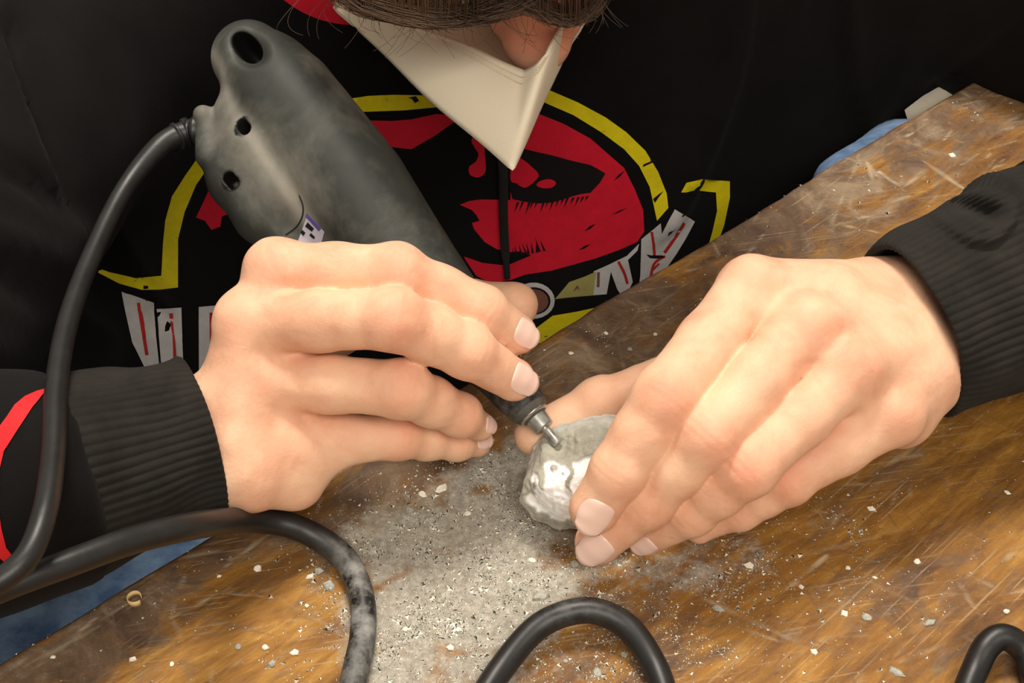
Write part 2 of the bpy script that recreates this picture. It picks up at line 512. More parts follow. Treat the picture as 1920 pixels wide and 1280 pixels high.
fine = 0.072
bx = axis([(-42, -15, 0.9), (-15, -11.5, 0.35), (-11.5, 16.5, fine), (16.5, 20, 0.35), (20, 46, 0.9)])
by = axis([(18, 24.5, 0.5), (24.5, 37.6, fine), (37.6, 57, 0.3), (57, 76, 0.9)])
bz = axis([(-34, -1, 0.9), (-1, -0.2, 0.3), (-0.2, 9.8, fine), (9.8, 30, 0.35)])
fd = Field(bx, by, bz)

def hand(fingers, thumb, wrist, arm, kf=0.07):
    allp = [p for f in fingers.values() for p in f] + thumb + wrist
    pts = np.array([p for p, r in allp])
    b, h = fd.sub(pts.min(0) - 2.6, pts.max(0) + 2.6)
    names = list(fingers)
    # palm: metacarpal cones blended together
    for nme, w in zip(names, wrist):
        (m, mr) = fingers[nme][0]; (wp, wr) = w
        h.cone(m, wp, mr * 0.97, wr, 0.55)
    for i in range(3):                                     # flesh between the metacarpals
        a, c = fingers[names[i]][0], fingers[names[i + 1]][0]
        mid = (a[0] + c[0]) / 2; wm = (wrist[i][0] + wrist[i + 1][0]) / 2
        dn = FW * 0.18
        h.cone(mid + (wm - mid) * 0.14 + dn, wm, a[1] * 0.86, wrist[i][1], 0.5)
    for i in range(3):                                     # webs between the roots of the fingers
        f0, f1 = fingers[names[i]], fingers[names[i + 1]]
        w0 = f0[0][0] + (f0[1][0] - f0[0][0]) * 0.10; w1 = f1[0][0] + (f1[1][0] - f1[0][0]) * 0.10
        v0 = f0[0][0] + (f0[1][0] - f0[0][0]) * 0.36; v1 = f1[0][0] + (f1[1][0] - f1[0][0]) * 0.36
        h.cone((w0 + w1) / 2 + FW * 0.25, (v0 + v1) / 2 + FW * 0.70, 0.80, 0.45, 0.4)
    # thumb
    (t0, r0), (t1, r1), (t2, r2), (t3, r3) = thumb
    h.cone(wrist[0][0] + FW * 0.3, t0, wrist[0][1] * 0.8, r0, 0.8)
    h.cone(t0, t1, r0, r1, 0.8)
    tb, th = fd.sub(np.minimum(np.minimum(t1, t2), t3) - 2.4, np.maximum(np.maximum(t1, t2), t3) + 2.4)
    th.cone(t1, t2, r1 * 0.95, r2 * 0.93, 0.3); th.cone(t2, t3, r2 * 0.96, r3, 0.3); th.ball(t2, r2 * 1.03, 0.25)
    # fingers
    for q, nme in enumerate(names):
        f = fingers[nme]; P4 = np.array([p for p, r in f])
        fb, ff = fd.sub(P4.min(0) - 2.0, P4.max(0) + 2.0)
        (a, ra), (c, rc), (e, re), (t, rt) = f
        mid1 = (a + c) / 2; mid2 = (c + e) / 2 
        out = cam_dir(0, 0, 1)
        ff.cone(a, mid1, ra * 0.96, (ra + rc) / 2 * 0.96, 0.3)
        ff.cone(mid1, c, (ra + rc) / 2 * 0.96, rc * 0.98, 0.3)
        ff.cone(c, mid2, rc * 0.98, (rc + re) / 2 * 0.98, 0.3)
        ff.cone(mid2, e, (rc + re) / 2 * 0.98, re * 0.98, 0.25)
        tdir = unit(t - e)
        ff.cone(e, t - tdir * rt * 0.15, re * 0.97, rt * 1.02, 0.25)
        ff.ball(t, rt, 0.12)
        ff.ball(c + out * rc * 0.09, rc * 0.91, 0.3)     # knuckle swellings
        ff.ball(e + out * re * 0.05, re * 0.92, 0.25)
        fd.merge(fb, ff, kf)
    fd.merge(tb, th, 0.05)
    fd.merge(b, h, 0.42)
    # knuckle heads and tendons on the back of the hand (stronger on the flat hand)
    kb = 1.0 if fingers is LH else 0.0
    for nme, w in zip(names, wrist):
        (m, mr) = fingers[nme][0]; out = cam_dir(0.05, 0.25, 1)
        fd.ball(m + out * mr * (0.24 + 0.13 * kb), mr * (0.76 - 0.04 * kb), 0.6 - 0.2 * kb)
        fd.cone(m + out * mr * 0.72, w[0] + out * w[1] * 0.80, 0.17, 0.13, 0.5)
# arms, torso core, neck and head (coarse cells, under the clothes)
def arm(wr, elb, sho, r_w):
    a, b2 = wr
    m = (a[0] + b2[0]) / 2
    q = m + (elb - m) * 0.22
    for (p, r) in wr:
        p2 = m + (p - m) * 0.7
        fd.cone(p, q + (p - m) * 0.35, r * 0.96, r_w * 0.82, 0.8)
    fd.cone(q, elb, r_w * 1.02, 3.4, 0.8)
    fd.cone(elb, sho, 3.7, 4.6, 0.8)
arm((R_wrist[0], R_wrist[3]), R_elb, R_sho, 2.1)
arm((L_wrist[0], L_wrist[3]), L_elb, L_sho, 2.2)
hand(RH, R_thumb, R_wrist, None)
hand(LH, L_thumb, L_wrist, None)
# heel of the right hand, and side of the left hand
a, b2, c2 = J(470, 878, 3.0, 68), J(548, 893, 2.4, 56), J(580, 850, 3.0, 54)
fd.cone(a[0], b2[0], a[1], b2[1], 0.6); fd.cone(b2[0], c2[0], b2[1], c2[1], 0.6)
a, b2 = J(1722, 690, 4.0, 62), J(1690, 780, 3.4, 62)
fd.cone(a[0], b2[0], a[1], b2[1], 0.6)
# torso core
fd.cone(R_sho + [2, 1, 0], L_sho + [-2, 1, 0], 5.2, 5.2, 2)
for dx in (-7, -2, 3, 8):
    fd.cone([dx, 61, 3], [dx * 0.8 - 0.5, 62, -30], 7.2, 7.6, 2)
# neck, head, face
fd.cone([0.5, 60, 9], hp(0, -3.5, -3.5), 5.6, 5.2, 1.5)
fd.ellipsoid(hp(0, -0.8, 2.2), (7.4, 9.0, 8.6), HROT, 1.0)
fd.ellipsoid(hp(0, 1.2, -3.6), (5.4, 6.4, 7.4), HROT, 1.5)
fd.cone(hp(0, 7.6, 0.6), hp(0, 9.6, -2.4), 0.75, 1.05, 0.7)       # nose
fd.ball(hp(0, 9.4, -2.7), 1.15, 0.5)
for s_ in (-1, 1):
    fd.ball(hp(s_ * 0.95, 8.7, -2.9), 0.7, 0.3)
    fd.cone(hp(s_ * 1.2, 8.0, 1.6), hp(s_ * 4.6, 6.9, 1.6), 0.75, 0.6, 0.6)   # brow
    fd.ball(hp(s_ * 3.0, 7.35, 0.0), 1.15, 0.2, 'cut')
    fd.ball(hp(s_ * 3.0, 6.35, 0.0), 1.25, 0.1)                            # eyeball under the lid
    fd.ellipsoid(hp(s_ * 7.5, -1.0, -0.6), (0.7, 1.7, 3.0), HROT, 0.4)     # ear
    fd.ellipsoid(hp(s_ * 8.1, -0.8, -0.6), (0.5, 0.9, 1.8), HROT, 0.2, 'cut')
fd.ellipsoid(hp(0, 7.2, -6.0), (2.3, 0.9, 0.45), HROT, 0.3)
fd.ellipsoid(hp(0, 7.1, -6.9), (2.0, 0.9, 0.5), HROT, 0.3)
fd.ball(hp(0, 6.2, -9.0), 2.2, 1.0)                                      # chin

V, Q = surface_nets(fd); del fd.F
V = relax(V, Q, 3, 0.5)
if (np.cross(V[Q[:, 1]] - V[Q[:, 0]], V[Q[:, 3]] - V[Q[:, 0]]) * V[Q[:, 0]]).sum() < 0: Q = Q[:, ::-1]
N = grid_normals(V, Q)
# creases over the finger joints, fine relief along their backs
red = np.zeros(len(V)); hairy = np.zeros(len(V)); off = np.zeros(len(V))
CAMN = cam_dir(0, 0.1, 1)
for F_ in (RH, LH):
    for nme, f in F_.items():
        for q in (1, 2):
            p, r = f[q]; d1 = unit(f[q][0] - f[q - 1][0]); d2 = unit(f[q + 1][0] - f[q][0]); d = unit(d1 + d2)
            rel = V - p; m = np.einsum('ij,ij->i', rel, rel) < (1.6 * r) ** 2
            s_ = rel[m] @ d; dors = np.clip(N[m] @ CAMN, 0, 1)
            g = np.zeros(m.sum())
            for c_ in ((-0.26, 0.0, 0.24) if q == 1 else (-0.1, 0.12)):
                wob = 0.04 * vnoise(V[m], 0.4, int(c_ * 50) + 90)
                g += np.exp(-((s_ - c_ + wob) / 0.055) ** 2)
            off[m] -= 0.010 * g * dors
            red[m] = np.maximum(red[m], (0.52 if q == 1 else 0.22) * dors ** 2 * np.exp(-((s_ - 0.05) / (0.95 * r)) ** 2))
        p, r = f[0]; rel = V - (p + CAMN * r * 0.6); dd = np.sqrt(np.einsum('ij,ij->i', rel, rel))
        red = np.maximum(red, 0.42 * np.exp(-(dd / 0.8) ** 2))
        p, r = f[3]; rel = V - p; dd = np.sqrt(np.einsum('ij,ij->i', rel, rel))
        red = np.maximum(red, 0.3 * np.exp(-(dd / (1.2 * r)) ** 2))
red = np.clip(red * (1 + 0.5 * vnoise(V, 0.7, 5)) + 0.10 * sstep(0.0, 0.8, vnoise(V, 1.6, 6)), 0, 1)
red = np.maximum(red, sstep(7.5, 9, V[:, 2]) * 0.9 * (V[:, 1] > 36))     # face: warm bounce light painted in as redder skin
off += 0.012 * vnoise(V, 0.35, 8) + 0.02 * vnoise(V, 0.9, 9)
V = V + N * off[:, None]
me = mesh_np('body', V, Q)
attr(me, 'red', red); attr(me, 'hairy', hairy)
person = empty('person', (0, 58, -32), label='person in a black printed sweatshirt and white face mask bending over the work', category='person')
body = adopt(link('body', me, MS['skin']), person)
BODY_BVH = BVHTree.FromPolygons([tuple(v) for v in V], [tuple(map(int, q)) for q in Q])

def nail(tip, prev, normal, w, l, push=0.0, fwd=-0.16):
    """curved plate on the back of a finger end, set on the skin"""
    (t, rt), (e, re) = tip, prev
    ax = unit(t - e); nn = unit(np.asarray(normal) - ax * (np.asarray(normal) @ ax)); sd = np.cross(ax, nn)
    V, F = [], []; nu, nv = 13, 11
    for i in range(nu):
        for j in range(nv):
            u = -1 + 2 * i / (nu - 1); v = -1 + 2 * j / (nv - 1)
            # squircle outline
            uu = u * math.sqrt(1 - 0.46 * v * v); vv = v * math.sqrt(1 - 0.46 * u * u)
            al = uu * w * 0.5 / (rt * 0.92)
            c = t + ax * (fwd * rt + vv * l * 0.5)
            d = nn * math.cos(al) + sd * math.sin(al)
            loc, no, ix, dist = BODY_BVH.ray_cast(Vector(c + d * 2.5), Vector(-d), 4.0)
            rr = rt * 1.0
            if loc is not None and abs(float((np.array(loc) - c) @ d) - rt) < 0.3 * rt: rr = float((np.array(loc) - c) @ d)
            edge = max(abs(u), abs(v))
            V.append([c, d, rr, edge, v])
    rrs = np.array([x[2] for x in V])
    base = np.median(rrs)
    top, bot = [], []
    for (c, d, rr, edge, v) in V:
        h = min(max(rr, base - 0.025), base + 0.05)
        th = 0.030 * (1 - max(0, edge - 0.75) / 0.25 * (1.25 if v < 0.9 else 0.2))
        top.append(c + d * (h + th + push)); bot.append(c + d * (h - 0.10))
    VV = top + bot; n = nu * nv
    for i in range(nu - 1):
        for j in range(nv - 1):
            a = i * nv + j; F.append((a, a + 1, a + nv + 1, a + nv)); F.append((n + a, n + a + nv, n + a + nv + 1, n + a + 1))
    ring = [i * nv for i in range(nu)] + [(nu - 1) * nv + j for j in range(1, nv)] + [i * nv + nv - 1 for i in range(nu - 2, -1, -1)] + [j for j in range(nv - 2, 0, -1)]
    for q in range(len(ring)):
        a, b_ = ring[q], ring[(q + 1) % len(ring)]
        F.append((a, b_, n + b_, n + a))
    me = mesh_py('fingernail', VV, F)
    bm = bmesh.new(); bm.from_mesh(me); bmesh.ops.recalc_face_normals(bm, faces=bm.faces); bm.to_mesh(me); bm.free()
    return adopt_part(link('fingernail', me, MS['nail']), body, person)
def adopt_part(o, part, root):
    o.parent = part            # the part already sits at the world origin, so nothing to undo
    return o
nail(RH['index'][3], RH['index'][2], cam_dir(0.2, 0.25, 1), 0.88, 1.0)
nail(RH['middle'][3], RH['middle'][2], cam_dir(0.15, 0.25, 1), 1.0, 1.12)
nail(RH['ring'][3], RH['ring'][2], cam_dir(0.4, 0.4, 1), 0.62, 0.7)
nail(RH['pinky'][3], RH['pinky'][2], cam_dir(0.2, 0.25, 1), 0.62, 0.72)
nail(LH['index'][3], LH['index'][2], cam_dir(0.1, 0.0, 1), 1.06, 1.22)
nail(LH['middle'][3], LH['middle'][2], cam_dir(-0.1, -0.15, 1), 1.06, 1.22)
nail(LH['ring'][3], LH['ring'][2], cam_dir(-0.3, -0.5, 1), 0.8, 0.9)
# ------------------------------------------------------------------ sweatshirt (a part of the person)
hx = axis([(-45, 48, 0.45)]); hy = axis([(12, 78, 0.45)]); hz = axis([(-40, 16, 0.45)])
hf = Field(hx, hy, hz)
for x0, x1, y0 in ((-11, -10, 58), (-4, -4, 57), (4, 4, 57.5), (11, 11, 60)):
    hf.cone([x0, y0 + 2, 4], [x1, y0 + 1, -34], 10.6, 11.2, 3)
hf.cone([-14, 60, 0], [-23, 54, -36], 10.5, 11.5, 3)
hf.cone(R_sho + [3, 2, 1], L_sho + [-3, 2, 1], 6.6, 6.6, 4)
# sleeves
RS0 = J(120, 893, 4.2, 208); LS0 = J(2010, 500, 5.0, 222)
hf.cone(R_sho + [0, 0, -2], R_elb + [0.5, 1.5, -0.5], 7.2, 5.0, 5)
hf.cone(R_elb + [0.5, 1, 0], RS0[0], 5.0, RS0[1], 2)
hf.cone(L_sho, L_elb, 7.8, 5.6, 4)
hf.cone(L_elb, LS0[0], 5.6, LS0[1], 1)
sa = unit(J(372, 820, 3.9, 10)[0] - J(70, 905, 4.3, 10)[0]); s1_ = unit(np.cross(sa, [0, 0, 1.0])); s2_ = np.cross(sa, s1_)
hf.rbox(J(165, 880, 4.2, 10)[0] + sa * 4.5, (4.5, 4.6, 4.4), np.array([sa, s1_, s2_]), 0.1, 0.5, 'cut')
la_, lb_ = J(1712, 618, 5.0, 10)[0], J(2010, 500, 5.0, 10)[0]; sa = unit(la_ - lb_); s1_ = unit(np.cross(sa, [0, 0, 1.0])); s2_ = np.cross(sa, s1_)
hf.rbox(J(1972, 512, 5.0, 10)[0] + sa * 4.5, (4.5, 5.0, 4.6), np.array([sa, s1_, s2_]), 0.1, 0.4, 'cut')
Vh, Qh = surface_nets(hf); del hf.F
Vh = relax(Vh, Qh, 3, 0.5)
if (np.cross(Vh[Qh[:, 1]] - Vh[Qh[:, 0]], Vh[Qh[:, 3]] - Vh[Qh[:, 0]]) * Vh[Qh[:, 0]]).sum() < 0: Qh = Qh[:, ::-1]
Nh = grid_normals(Vh, Qh)
amp = 0.25 * fbm(Vh * [1, 1, 0.55], 7.0, 3, 3) + 0.12 * fbm(Vh * [1, 1, 0.7], 2.6, 2, 4)
Vh = Vh + Nh * amp[:, None]
# folds: long soft ridges (h > 0) and valleys pressed into the cloth
hpx = np.array([960 + FPX * (Vh[:, 0]) / ((Vh - CAMP) @ FW), 640 - FPX * ((Vh - CAMP) @ UP) / ((Vh - CAMP) @ FW)]).T
face = np.clip(-(Nh @ FW) * 2, 0, 1)
def fold(pts, w, h, asym=0.0):
    c = spline(pts, 10); best = np.full(len(Vh), 1e9); side = np.zeros(len(Vh))
    for a_, b_ in zip(c[:-1], c[1:]):
        ab = b_ - a_; t = np.clip(((hpx - a_) @ ab) / (ab @ ab + 1e-9), 0, 1); r = hpx - a_ - t[:, None] * ab
        d = np.linalg.norm(r, axis=1); m = d < best; best[m] = d[m]; side[m] = np.sign(r[m, 0] * ab[1] - r[m, 1] * ab[0])
    ww = w * np.where(side > 0, 1 + asym, 1 - asym)
    return (h * np.exp(-(best / ww) ** 2) * face)
dsp = fold([(1585, -60), (1592, 100), (1612, 240), (1600, 330)], 22, 0.55, 0.6) + fold([(1400, -40), (1380, 120), (1310, 320), (1262, 410)], 30, 0.55, -0.5)
dsp += fold([(20, 40), (90, 220), (170, 400), (290, 600)], 26, -0.9, 0.4) + fold([(-40, 280), (60, 340), (150, 400)], 22, -0.6) + fold([(0, 520), (120, 590), (200, 640)], 24, -0.5)
dsp += fold([(1940, 20), (1850, 110), (1760, 175)], 34, -1.0, 0.4) + fold([(140, 30), (200, 200), (330, 420)], 60, 0.35) + fold([(1480, -20), (1490, 150), (1470, 330)], 45, 0.3) + fold([(1750, -20), (1700, 90), (1640, 200)], 40, 0.35)
dsp += fold([(-30, 650), (100, 668), (230, 690)], 16, 0.35) + fold([(-40, 430), (80, 470), (190, 540)], 26, 0.45)
Vh = Vh + Nh * dsp[:, None]
# keep the cloth clear of the table top
hoodie = adopt(link('sweatshirt', mesh_np('sweatshirt', Vh, Qh), MS['black']), person)
HOOD_BVH = BVHTree.FromPolygons([tuple(v) for v in Vh], [tuple(map(int, q)) for q in Qh])

def cuff(path, nrib, seam, name='cuff', pucker=None, stepmm=0.35):
    """path: rows (point, radius along picture-up, radius towards viewer); from sleeve to hand"""
    C = spline(np.array([list(p) + [a, b] for p, a, b in path]), 12)
    c = C[:, :3]; ru = C[:, 3]; rt = C[:, 4]
    T = np.gradient(c, axis=0); T /= np.linalg.norm(T, axis=1)[:, None]
    seg = nrib * 8; ang = np.linspace(0, 2 * math.pi, seg, endpoint=False)
    rows = []
    n = len(c)
    for i in range(n):
        out = cam_dir(0, 0, 1); e1 = unit(np.cross(T[i], out)); e2 = np.cross(e1, T[i]); e2 = unit(e2)
        if e2 @ out < 0: e2 = -e2
        s = i / (n - 1)
        rib = 0.045 * (np.abs(np.cos(ang * nrib / 2)) - 0.5) * min(1, s * 6 + 0.2)
        bulge = 0.13 * math.exp(-((s - seam) / 0.025) ** 2) - 0.10 * math.exp(-((s - seam - 0.06) / 0.03) ** 2)
        wr = 0.10 * np.sin(ang * 3 + s * 5) * math.sin(s * 6) + 0.05 * np.sin(ang * 5 + 2 - s * 9)
        d = rib + bulge + wr
        rows.append(c[i] + ((ru[i] + d) * np.cos(ang))[:, None] * e1 + ((rt[i] + d) * np.sin(ang))[:, None] * e2)
    # rolled edge and inner wall
    last_c, e = c[-1], T[-1]
    for k_, (adv, shr) in enumerate([(0.10, 0.05), (0.14, 0.14), (0.08, 0.24), (-0.4, 0.28), (-1.6, 0.3), (-2.6, 0.3)]):
        r = rows[n - 1]; rel = r - last_c
        rows.append(last_c + e * adv + rel * (1 - shr / ru[-1]))
    V = np.array(rows)
    if pucker:
        Z = (V - CAMP) @ FW; X2 = np.stack([960 + FPX * V[..., 0] / Z, 640 - FPX * ((V - CAMP) @ UP) / Z], -1)
        near = Z < np.median(Z) + 0.3
        for (line, w_, h_) in pucker:
            ln = spline(np.array(line, float), 8); best = np.full(Z.shape, 1e9)
            for a_, b_ in zip(ln[:-1], ln[1:]):
                ab = b_ - a_; t = np.clip(((X2 - a_) @ ab) / (ab @ ab), 0, 1); best = np.minimum(best, np.linalg.norm(X2 - a_ - t[..., None] * ab, axis=-1))
            V = V - (FW * h_)[None, None] * (np.exp(-(best / w_) ** 2) * near)[..., None]
    V = V.reshape(-1, 3); m = len(rows)
    i = np.arange(m - 1)[:, None]; j = np.arange(seg)[None]; j2 = (j + 1) % seg
    F = np.stack([i * seg + j, i * seg + j2, (i + 1) * seg + j2, (i + 1) * seg + j], -1).reshape(-1, 4)
    me = mesh_np(name, V, F)
    return adopt_part(link(name, me, MS['rib']), hoodie, person)
def CP(px, py, z, up_px, f=0.86):
    p, r = J(px, py, z, up_px); return (p, r, r * f)
cuff([CP(90, 902, 4.2, 180, 0.86), CP(140, 886, 4.2, 192, 0.88), CP(240, 858, 4.1, 174), CP(310, 838, 4.0, 158), CP(372, 820, 3.9, 156)], 62, 0.13)
cuff([CP(2030, 492, 5.0, 190, 0.78), CP(1930, 520, 5.0, 200, 0.8), CP(1840, 560, 5.0, 188, 0.78), CP(1760, 596, 5.0, 180, 0.74), CP(1712, 618, 5.0, 176, 0.70)], 68, 0.3,
     pucker=[([(1800, 378), (1835, 392), (1862, 402)], 15, -0.7), ([(1740, 388), (1775, 420), (1815, 446), (1860, 448), (1893, 420), (1900, 380)], 9, 0.16), ([(1800, 365), (1840, 362), (1880, 380), (1880, 410), (1850, 425), (1815, 415)], 20, 0.32), ([(1735, 402), (1775, 440), (1820, 466), (1870, 466)], 9, -0.10)])

# ------------------------------------------------------------------ print on the chest and the sleeve: thin ink lying on the cloth
def ink(name, poly, mat, lift, step=14, bvh=None, parent=None, smooth_it=True, label=None):
    bvh = bvh or HOOD_BVH
    pts = np.array(poly, float)
    # split the long sides
    b = []
    for i in range(len(pts)):
        a, c = pts[i], pts[(i + 1) % len(pts)]; n = max(1, int(np.linalg.norm(c - a) / step))
        for t in range(n): b.append(a + (c - a) * t / n)
    b = np.array(b); nb = len(b)
    lo, hi = b.min(0), b.max(0)
    inner = []
    for x in np.arange(lo[0] + step / 2, hi[0], step):
        for y in np.arange(lo[1] + step / 2, hi[1], step):
            inner.append((x, y))
    allv = [Vector(p) for p in b] + [Vector(p) for p in inner]
    vs, es, fs, *_ = delaunay_2d_cdt(allv, [(i, (i + 1) % nb) for i in range(nb)], [list(range(nb))], 0, 0.01, False)
    # keep the triangles whose centre lies inside the outline
    def inside(q):
        c = False; x, y = q; k = nb - 1
        for i in range(nb):
            if (b[i][1] > y) != (b[k][1] > y) and x < (b[k][0] - b[i][0]) * (y - b[i][1]) / (b[k][1] - b[i][1]) + b[i][0]: c = not c
            k = i
        return c
    fs = [f for f in fs if inside(sum((vs[i] for i in f), Vector((0, 0))) / 3)]
    V = []
    for v in vs:
        d = unit(ray(v.x, v.y))
        loc, no, ix, dist = bvh.ray_cast(Vector(CAMP), Vector(d), 200)
        if loc is None: V.append(D(v.x, v.y, 56)); continue
        nn = np.array(no); nn = nn if nn @ d < 0 else -nn
        V.append(np.array(loc) + nn * lift - d * 0.01)
    used = sorted({i for f in fs for i in f}); mp = {u: k for k, u in enumerate(used)}
    V = np.array([V[u] for u in used])
    # drop triangles that would bridge two layers of cloth
    F = []
    for f in fs:
        t = [mp[i] for i in f]; q = V[t]
        if max(np.linalg.norm(q[0] - q[1]), np.linalg.norm(q[1] - q[2]), np.linalg.norm(q[2] - q[0])) < 2.2: F.append(t)
    # keep the one connected piece of ink
    lab_ = list(range(len(V)))
    def root(i):
        while lab_[i] != i: lab_[i] = lab_[lab_[i]]; i = lab_[i]
        return i
    for f in F:
        for a_ in f[1:]: lab_[root(a_)] = root(f[0])
    cnt = {}
    for f in F: cnt[root(f[0])] = cnt.get(root(f[0]), 0) + 1
    best = max(cnt, key=cnt.get); F = [f for f in F if root(f[0]) == best]
    keep = sorted({i for f in F for i in f}); mk = {u: k for k, u in enumerate(keep)}
    V = V[keep]; F = [[mk[i] for i in f] for f in F]
    me = mesh_py(name, V, F)
    o = adopt_part(link(name, me, mat), parent or hoodie, person)
    if label: o['label'] = label
    return o
def curve2(pts, n=6, closed=True):
    return [tuple(p) for p in spline(pts, n, closed)]
def strip(pts, w, n=6):
    c = spline(pts, n); t = np.gradient(c, axis=0); t /= np.linalg.norm(t, axis=1)[:, None]
    nn = np.stack([-t[:, 1], t[:, 0]], 1) * (w / 2)
    return [tuple(p) for p in c + nn] + [tuple(p) for p in (c - nn)[::-1]]
Y, RD, W_, IK, RL = MS['yellow'], MS['red'], MS['white'], MS['ink'], MS['redline']
arch = [(658, 184), (691, 179), (739, 177), (798, 178), (850, 180), (920, 168), (975, 162), (1022, 165), (1083, 191), (1135, 219), (1174, 247), (1210, 282), (1234, 322), (1250, 362), (1253, 389), (1232, 413)]
arch_in = [(1229, 400), (1218, 350), (1198, 310), (1170, 279), (1127, 247), (1075, 215), (1015, 189), (970, 186), (920, 192), (850, 200), (822, 200), (759, 206), (680, 209)]
left_out = [(181, 502), (178, 500), (206, 510), (253, 521), (303, 516), (306, 455), (310, 413), (322, 367), (346, 329), (379, 282), (440, 240), (520, 210), (600, 192)]
left_in = [(610, 218), (530, 238), (460, 268), (393, 308), (367, 346), (346, 396), (334, 447), (334, 538), (300, 542), (265, 543), (223, 531), (185, 511)]
ink('chest_print', arch + arch_in, Y, 0.030, label='yellow border of the chest print')
ink('chest_print', left_out + left_in, Y, 0.030, label='yellow left border of the chest print')
ink('chest_print', [(1277, 360), (1287, 342), (1317, 335), (1368, 339), (1368, 370), (1357, 422), (1340, 470), (1322, 480), (1335, 434), (1344, 395), (1342, 360), (1312, 357), (1285, 360)], Y, 0.03, label='yellow corner of the chest print')
ink('chest_print', [(990, 630), (1008, 612), (1036, 591), (1083, 583), (1120, 575), (1090, 620), (1040, 660)], Y, 0.03, label='yellow lower border of the chest print')
ink('chest_print', [(407, 333), (390, 358), (367, 407), (384, 413), (396, 430), (413, 424), (416, 405), (434, 398), (446, 402), (449, 411), (458, 408), (461, 396), (470, 380), (520, 400), (500, 330), (440, 300)], RD, 0.03, label='red left part of the chest print')
ink('chest_print', [(650, 228), (693, 225), (735, 226), (771, 223), (818, 213), (850, 215), (860, 222), (815, 254), (771, 279), (735, 275), (690, 300), (650, 290)], RD, 0.03, label='red upper part of the chest print')
ink('chest_print', curve2([(893, 252), (884, 262), (890, 276), (897, 288), (892, 302), (880, 312), (881, 326), (895, 332), (907, 326), (911, 314), (909, 290), (907, 268)]), RD, 0.03, step=8)
main = [(985, 205), (1006, 211), (1056, 231), (1107, 259), (1147, 294), (1170, 314), (1190, 354), (1206, 393), (1208, 433), (1194, 453), (1160, 468), (1115, 484), (1036, 506), (984, 514), (957, 524), (920, 530), (893, 516), (874, 488), (870, 480), (905, 492), (950, 497), (996, 478), (975, 470), (955, 472), (931, 466), (909, 453), (889, 429), (885, 417), (899, 413), (893, 402), (885, 393), (862, 383), (880, 376), (900, 373), (957, 374), (957, 338), (950, 300), (960, 250)]
ink('chest_print', main, RD, 0.030, label='large red field of the chest print')
ink('chest_print', [(958, 268), (980, 277), (1008, 284), (1036, 290), (1072, 300), (1107, 308), (1120, 315), (1135, 324), (1124, 342), (1107, 360), (1090, 362), (1075, 366), (1050, 374), (1036, 378), (1010, 380), (985, 377), (961, 372), (952, 340), (952, 300)], IK, 0.05, step=9, label='black shape inside the red field')
ink('chest_print', curve2([(962, 292), (978, 296), (996, 310), (1010, 326), (1000, 340), (984, 350), (968, 342), (957, 334)]), RD, 0.07, step=8)
ink('chest_print', curve2([(1042, 340), (1036, 349), (1020, 351), (1006, 346), (1012, 338), (1030, 334)]), RD, 0.07, step=8)
random.seed(4)
for i in range(15):
    x = 970 + i * 9.2 + random.uniform(-2, 2); y = 384 - i * 0.9 + random.uniform(-1.5, 1.5); l = random.uniform(9, 24) * (1 - i * 0.035)
    ink('print_hatch', [(x, y - 5), (x + 5, y - 5), (x - 2 - l * 0.18, y + l)], IK, 0.05, step=30)
for i in range(9):
    x = 962 + i * 7 + random.uniform(-2, 2); y = 478 - i * 1.5
    ink('print_hatch', [(x, y + 3), (x + 5, y + 3), (x + random.uniform(-9, 2), y - random.uniform(14, 28))], IK, 0.05, step=30)
for a, b_, w in (((1096, 432), (1117, 418), 5), ((1084, 468), (1108, 456), 4), ((1146, 402), (1176, 388), 2.5), ((1150, 338), (1172, 318), 4)):
    ink('print_crack', [a, ((a[0] + b_[0]) / 2 - 1, (a[1] + b_[1]) / 2 - w / 2), b_, ((a[0] + b_[0]) / 2 + 1, (a[1] + b_[1]) / 2 + w / 2)], IK, 0.05, step=30)
for poly in ([(1206, 307), (1220, 301), (1219, 297), (1232, 299), (1218, 306), (1205, 312)], [(1224, 372), (1236, 362), (1244, 357), (1236, 367), (1228, 379)], [(765, 182), (780, 179), (786, 188), (778, 192), (772, 184)], [(253, 519), (262, 522), (270, 519), (262, 526)], [(346, 443), (352, 440), (338, 450), (334, 446)]):
    ink('print_crack', poly, IK, 0.05, step=30)
# lettering: J U (R) ... (A) R K as far as it shows
ink('print_letter', [(227, 546), (287, 567), (291, 610), (299, 686), (312, 720), (285, 715), (249, 641)], W_, 0.055, step=8)
ink('print_letter', [(294, 578), (318, 577), (341, 575), (342, 620), (344, 700), (304, 700)], W_, 0.055, step=8)
ink('print_letter', [(373, 574), (395, 572), (430, 570), (430, 700), (373, 700)], W_, 0.055, step=8)
for a, b_, w in (((258, 567), (276, 664), 6), ((323, 602), (329, 690), 6), ((322, 586), (323, 596), 7), ((396, 584), (395, 690), 6)):
    ink('letter_line', strip([a, ((a[0] + b_[0]) / 2 + 1, (a[1] + b_[1]) / 2), b_], w), RL, 0.08, step=10)
ink('print_letter', [(1265, 391), (1302, 414), (1285, 446), (1268, 474), (1250, 500), (1215, 540), (1197, 540), (1200, 515), (1202, 447), (1239, 417), (1241, 437), (1252, 415)], W_, 0.055, step=8)
for pts, w in (([(1222, 432), (1225, 455), (1226, 481)], 5), ([(1281, 416), (1263, 446), (1245, 472)], 6), ([(1219, 520), (1226, 492), (1246, 478)], 5), ([(1235, 492), (1222, 505)], 4)):
    ink('letter_line', strip(pts, w), RL, 0.08, step=10)
ink('letter_line', [(1211, 474), (1220, 476), (1240, 476), (1246, 480), (1232, 482), (1218, 481)], IK, 0.10, step=6)
